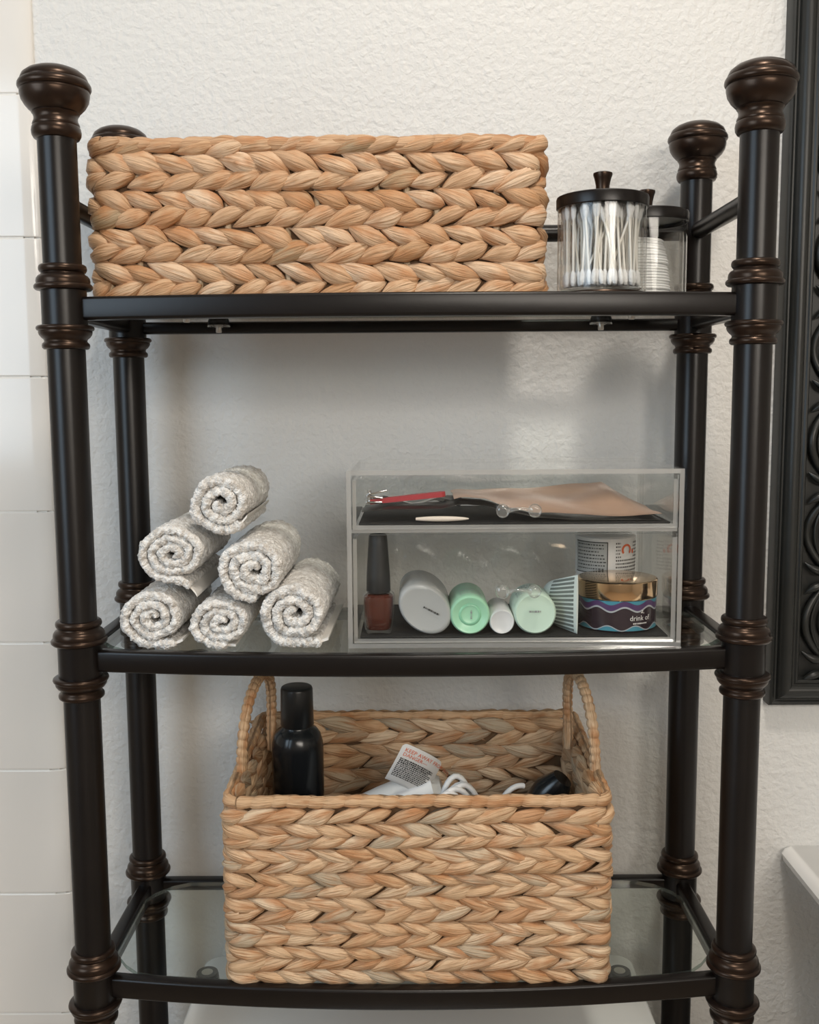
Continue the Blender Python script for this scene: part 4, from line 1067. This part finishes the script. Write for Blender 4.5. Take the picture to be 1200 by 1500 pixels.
# tag
tg0 = Vector((-0.0075, -0.046, 1.0625 - BB))
U1 = Vector((0.90, 0.06, -0.40)); V1 = Vector((-0.42, 0.10, -0.90))
TU, TV = 0.050, 0.046
def tag_pt(u, v, off=0.0):
    """u to the right along the lines of print, v downwards"""
    c = (u / TU)
    p = tg0 + U1 * u * (1 - 0.10 * c * c) + V1 * v
    p += Vector((-0.003 * c * c, 0.020 * c * c + 0.010 * (v / TV) ** 2, -0.0105 * c * c))
    n_ = Vector((0.15 + 0.5 * c, -0.95, 0.2)).normalized()
    return p + n_ * off
vs = []; fs = []; nu = 14
def tag_edge(u, v):
    return u, v
for s_ in (0.0, -0.0004):
    for j in range(nu + 1):
        for i in range(nu + 1):
            u, v = i / nu, j / nu
            # rounded corners
            rc = 0.10; uu, vv = u, v
            for cu_, cv_ in ((0, 0), (1, 0)):
                du, dv = abs(u - cu_), abs(v - cv_)
                if du < rc and dv < rc:
                    q = math.hypot(rc - du, rc - dv)
                    if q > rc:
                        f_ = rc / q; nu_, nv_ = rc - (rc - du) * f_, rc - (rc - dv) * f_
                        uu = nu_ if cu_ == 0 else 1 - nu_; vv = nv_
            vs.append(tag_pt(uu * TU, vv * TV, s_))
W_ = nu + 1; H_ = W_ * W_
for j in range(nu):
    for i in range(nu):
        a = j * W_ + i; fs.append((a, a + W_, a + W_ + 1, a + 1)); fs.append((H_ + a, H_ + a + 1, H_ + a + W_ + 1, H_ + a + W_))
for i in range(nu):
    for a, b in ((i, i + 1), (nu * W_ + i + 1, nu * W_ + i), ((i + 1) * W_, i * W_), (i * W_ + nu, (i + 1) * W_ + nu)): fs.append((a, b, H_ + b, H_ + a))
tgo = link('warning_tag', MB().add(vs, fs).mesh('warning_tag', PAPER, True, 60), hd_)
tgo['label'] = 'printed paper warning tag'
def tag_text(body, size, u0, v0, mat):
    vs, fs = text_polys(body, size, 'LEFT'); mb = MB(); mb.add([tag_pt(u0 + x, v0 - y, 0.0004) for x, y in vs], fs); link('lettering', mb.mesh('lettering', mat, False), tgo)
tag_text('KEEP AWAY FROM WATER', 0.0060, 0.0040, 0.0080, INKRED)
tag_text('DANGER\u2014', 0.0056, 0.0040, 0.0130, INKRED)
dash_rows('print', tgo, INKBLACK, [(0.0165 + 0.0021 * k, 0.0035 if k < 3 else 0.003, 0.044 - (0.004 if k % 3 == 2 else 0), 0.00125 if k > 2 else 0.0016) for k in range(11)], lambda u, v: tag_pt(u, v, 0.0004))
# black round thing at the right
bk = thing('toiletry_item', 'black glossy rounded item with thin silver lines at the right end of the lower basket', 'toiletry', (0.1400, 0.1050, BB))
hp = [Vector((-0.036, 0.018, 0.010)), Vector((-0.020, 0.012, 0.070)), Vector((-0.006, 0.008, 0.112)), Vector((0.004, 0.004, 0.132)), Vector((0.014, 0.0, 0.146))]
tube_o('handle', hp, [0.016, 0.019, 0.021, 0.019, 0.011], BLACKGLOSS, bk, seg=24)
for k, (i0, fz) in enumerate(((1, 0.55), (1, 0.80))):
    p = hp[i0].lerp(hp[i0 + 1], fz); dirv = (hp[i0 + 1] - hp[i0]).normalized(); r = 0.0190 + 0.0022 * fz
    q = dirv.to_track_quat('Z', 'Y'); tube_o('silver_line', [p + q @ Vector((r * math.cos(a), r * math.sin(a), 0)) for a in [2 * PI * m_ / 28 for m_ in range(28)]], 0.0005, CHROME, bk, seg=6, closed=True)

# ------------------------------------------------------------------ toilet under the rack
wc = thing('toilet', 'white porcelain toilet with its tank lid under the bottom glass shelf', 'toilet', (0.0050, 0.0, 0.0))
def rbox_loft(name, secs, mat, parent, r=0.03, n=6, loc=(0, 0, 0)):
    """secs: (z, x half, y0, y1, r)"""
    vs = []; fs = []
    for z, hx_, y0_, y1_, rr_ in secs:
        for cx_, cy_, a0 in ((hx_ - rr_, y1_ - rr_, 0), (-hx_ + rr_, y1_ - rr_, 90), (-hx_ + rr_, y0_ + rr_, 180), (hx_ - rr_, y0_ + rr_, 270)):
            for k in range(n):
                a = math.radians(a0 + 90 * k / (n - 1)); vs.append((cx_ + rr_ * math.cos(a), cy_ + rr_ * math.sin(a), z))
    m = 4 * n
    for i in range(len(secs) - 1):
        for k in range(m): fs.append((i * m + k, i * m + (k + 1) % m, (i + 1) * m + (k + 1) % m, (i + 1) * m + k))
    fs.append(tuple(range(m))[::-1]); fs.append(tuple((len(secs) - 1) * m + k for k in range(m)))
    return link(name, MB().add(vs, fs).mesh(name, mat, True, 50), parent, loc)
LT = 0.7370
rbox_loft('tank_lid', [(LT - 0.032, 0.243, 0.022, 0.228, 0.016), (LT - 0.030, 0.2485, 0.017, 0.232, 0.018), (LT - 0.010, 0.2505, 0.014, 0.234, 0.019), (LT - 0.004, 0.2500, 0.0145, 0.2335, 0.019), (LT - 0.001, 0.2485, 0.016, 0.232, 0.0185), (LT, 0.2460, 0.0185, 0.2295, 0.017)], PORCELAIN, wc)
rbox_loft('tank', [(0.385, 0.205, 0.055, 0.220, 0.03), (0.42, 0.212, 0.045, 0.223, 0.03), (LT - 0.033, 0.232, 0.032, 0.226, 0.022)], PORCELAIN, wc)
bowl = []
for z, hx_, y0_, y1_ in ((0.0, 0.12, -0.36, 0.10), (0.05, 0.11, -0.34, 0.10), (0.20, 0.12, -0.38, 0.16), (0.32, 0.175, -0.48, 0.20), (0.385, 0.185, -0.50, 0.215)): bowl.append((z, hx_, y0_, y1_, hx_ * 0.9))
rbox_loft('bowl', bowl, PORCELAIN, wc, n=10)
rbox_loft('seat_lid', [(0.386, 0.183, -0.50, 0.03, 0.16), (0.392, 0.188, -0.505, 0.03, 0.16), (0.415, 0.186, -0.503, 0.03, 0.16), (0.422, 0.175, -0.49, 0.02, 0.15)], PORCELAIN, wc, n=10)
lv = lathe_o('flush_lever', [(0, 0), (0.012, 0), (0.012, 0.012), (0.006, 0.014), (0.006, 0.022), (0, 0.022)], CHROME, wc, (-0.17, 0.0345, 0.65), seg=20, rot=(PI / 2, 0, 0))
box_o('lever_arm', (0.075, 0.008, 0.012), CHROME, lv, (0.028, 0.004, 0.018), 0.003)

# ------------------------------------------------------------------ vanity at the right
vn = thing('vanity', 'white vanity countertop with rounded edge at the right of the wall', 'vanity', (0.90, -0.02, 0))
rbox_loft('countertop', [(0.8440, 0.458, -0.265, 0.2735, 0.008), (0.8460, 0.464, -0.272, 0.2740, 0.010), (0.8545, 0.466, -0.274, 0.2742, 0.011), (0.8585, 0.462, -0.270, 0.2740, 0.010), (0.8598, 0.455, -0.262, 0.2735, 0.008)], COUNTER, vn)
cb = box_o('cabinet_body', (0.76, 0.47, 0.80), CABINET, vn, (0.02, 0.035, 0.444), 0.003)
for k in (-1, 1):
    dr_ = box_o('cabinet_door', (0.36, 0.018, 0.66), CABINET, vn, (0.02 + k * 0.185, -0.209, 0.45), 0.004)
    lathe_o('knob', [(0, 0), (0.006, 0), (0.005, 0.012), (0.013, 0.018), (0.013, 0.024), (0, 0.028)], BRONZE, dr_, (-k * 0.14, -0.009, 0.20), seg=20, rot=(PI / 2, 0, 0))

# ------------------------------------------------------------------ framed mirror at the right
mx0, mz0, mw, mh = 0.4090, 1.0370, 0.66, 0.92
mr = thing('framed_mirror', 'large mirror in black carved wooden frame hanging at the right edge', 'mirror', (mx0 + mw / 2, YW, mz0))
# moulding cross-section: (distance inward from the outer edge, height off the wall)
mp_ = [(0.000, 0.0), (0.000, 0.0185), (0.0012, 0.0205), (0.0030, 0.0212), (0.0046, 0.0204), (0.0058, 0.0190), (0.0075, 0.0190), (0.0085, 0.0215), (0.0105, 0.0252), (0.0135, 0.0275), (0.0170, 0.0283), (0.0205, 0.0275), (0.0230, 0.0255), (0.0242, 0.0238),
       (0.0262, 0.0238), (0.0278, 0.0250), (0.0296, 0.0250), (0.0310, 0.0236), (0.0318, 0.0120), (0.110, 0.0120)]
def moulding(corners_in):
    vs = []; fs = []; n = len(mp_)
    for (cx_, cz_, sx_, sz_) in corners_in:
        for d_, h_ in mp_: vs.append((cx_ + sx_ * d_, -h_, cz_ + sz_ * d_))
    return vs, n
def frame_side(name, A, B):
    vs = []; n = len(mp_); fs = []
    for (cx_, cz_, sx_, sz_) in (A, B):
        for d_, h_ in mp_: vs.append((cx_ + sx_ * d_, -h_, cz_ + sz_ * d_))
        vs.append((cx_ + sx_ * mp_[-1][0], 0, cz_ + sz_ * mp_[-1][0]))
    n += 1
    for k in range(n): fs.append((k, (k + 1) % n, n + (k + 1) % n, n + k))
    fs.append(tuple(range(n))); fs.append(tuple(range(n, 2 * n))[::-1])
    me = MB().add(vs, fs).mesh(name, BLACKWOOD, True, 30)
    bm = bmesh.new(); bm.from_mesh(me); bmesh.ops.recalc_face_normals(bm, faces=bm.faces); bm.to_mesh(me); bm.free()
    me.set_sharp_from_angle(angle=math.radians(32))
    return link(name, me, mr)
c00 = (-mw / 2, 0, 1, 1); c10 = (mw / 2, 0, -1, 1); c11 = (mw / 2, mh, -1, -1); c01 = (-mw / 2, mh, 1, -1)
frame_side('frame_stile', c00, c01); frame_side('frame_stile', c10, c11); frame_side('frame_rail', c00, c10); frame_side('frame_rail', c01, c11)
mgm = MB(); add_box(mgm, (-mw / 2 + 0.105, -0.010, 0.105), (mw / 2 - 0.105, -0.004, mh - 0.105)); link('mirror_glass', mgm.mesh('mirror_glass', MIRRORM, False), mr)
bead = []
for cx_, cz_, sx_, sz_ in (c00, c10, c11, c01): bead.append(Vector((cx_ + sx_ * 0.106, -0.016, cz_ + sz_ * 0.106)))
for a, b in zip(bead, bead[1:] + bead[:1]): tube_o('inner_bead', [a, b], 0.005, BLACKWOOD, mr, seg=10)
# carved scrollwork down the two stiles: interlaced bands, rings and leaf tips
def scroll_band(pts, r):
    fr_ = frames(pts)
    mb = MB(); tube(mb, pts, r, 10); return link('carved_scroll', mb.mesh('carved_scroll', BLACKWOOD, True, 60), mr)
PW = 0.074; PCX = 0.0318 + PW / 2
for sx in (-1, 1):
    xc = sx * (mw / 2 - PCX); Lp = 0.205
    nrep = 4; zst = 0.045
    for k in range(nrep):
        zb_ = zst + k * Lp
        for ph in (0, PI):
            pts = [(xc + 0.031 * math.sin(2 * PI * i / 40 + ph), -0.0165 - 0.0030 * math.cos(4 * PI * i / 40 + (0 if ph == 0 else PI)), zb_ + Lp * i / 40) for i in range(41)]
            scroll_band(pts, [0.0034 + 0.0010 * math.sin(PI * i / 20) ** 2 for i in range(41)])
            pts = [(xc + 0.0225 * math.sin(2 * PI * i / 40 + ph), -0.0160, zb_ + Lp * i / 40) for i in range(41)]
            scroll_band(pts, 0.0018)
        # leaf tips curling out of each crossing
        for zz, s_ in ((0.0, 1), (0.0, -1), (Lp / 2, 1), (Lp / 2, -1)):
            for dn in (-1, 1):
                pts = []
                for i in range(15):
                    u = i / 14; pts.append((xc + s_ * (0.004 + 0.029 * u), -0.0150 - 0.0060 * math.sin(PI * u * 0.8), zb_ + zz + dn * (0.010 + 0.020 * u * u - 0.012 * u)))
                scroll_band(pts, [0.0008 + 0.0042 * math.sin(PI * min(1, 0.08 + 0.92 * i / 14)) ** 0.8 for i in range(15)])
        ring = [(xc + 0.013 * math.cos(2 * PI * i / 32), -0.0160, zb_ + Lp / 4 + 0.020 * math.sin(2 * PI * i / 32)) for i in range(32)]
        mb = MB(); tube(mb, ring, 0.0030, 10, True); link('carved_ring', mb.mesh('carved_ring', BLACKWOOD, True), mr)
        ring = [(xc + 0.013 * math.cos(2 * PI * i / 32), -0.0160, zb_ + 3 * Lp / 4 + 0.020 * math.sin(2 * PI * i / 32)) for i in range(32)]
        mb = MB(); tube(mb, ring, 0.0030, 10, True); link('carved_ring', mb.mesh('carved_ring', BLACKWOOD, True), mr)
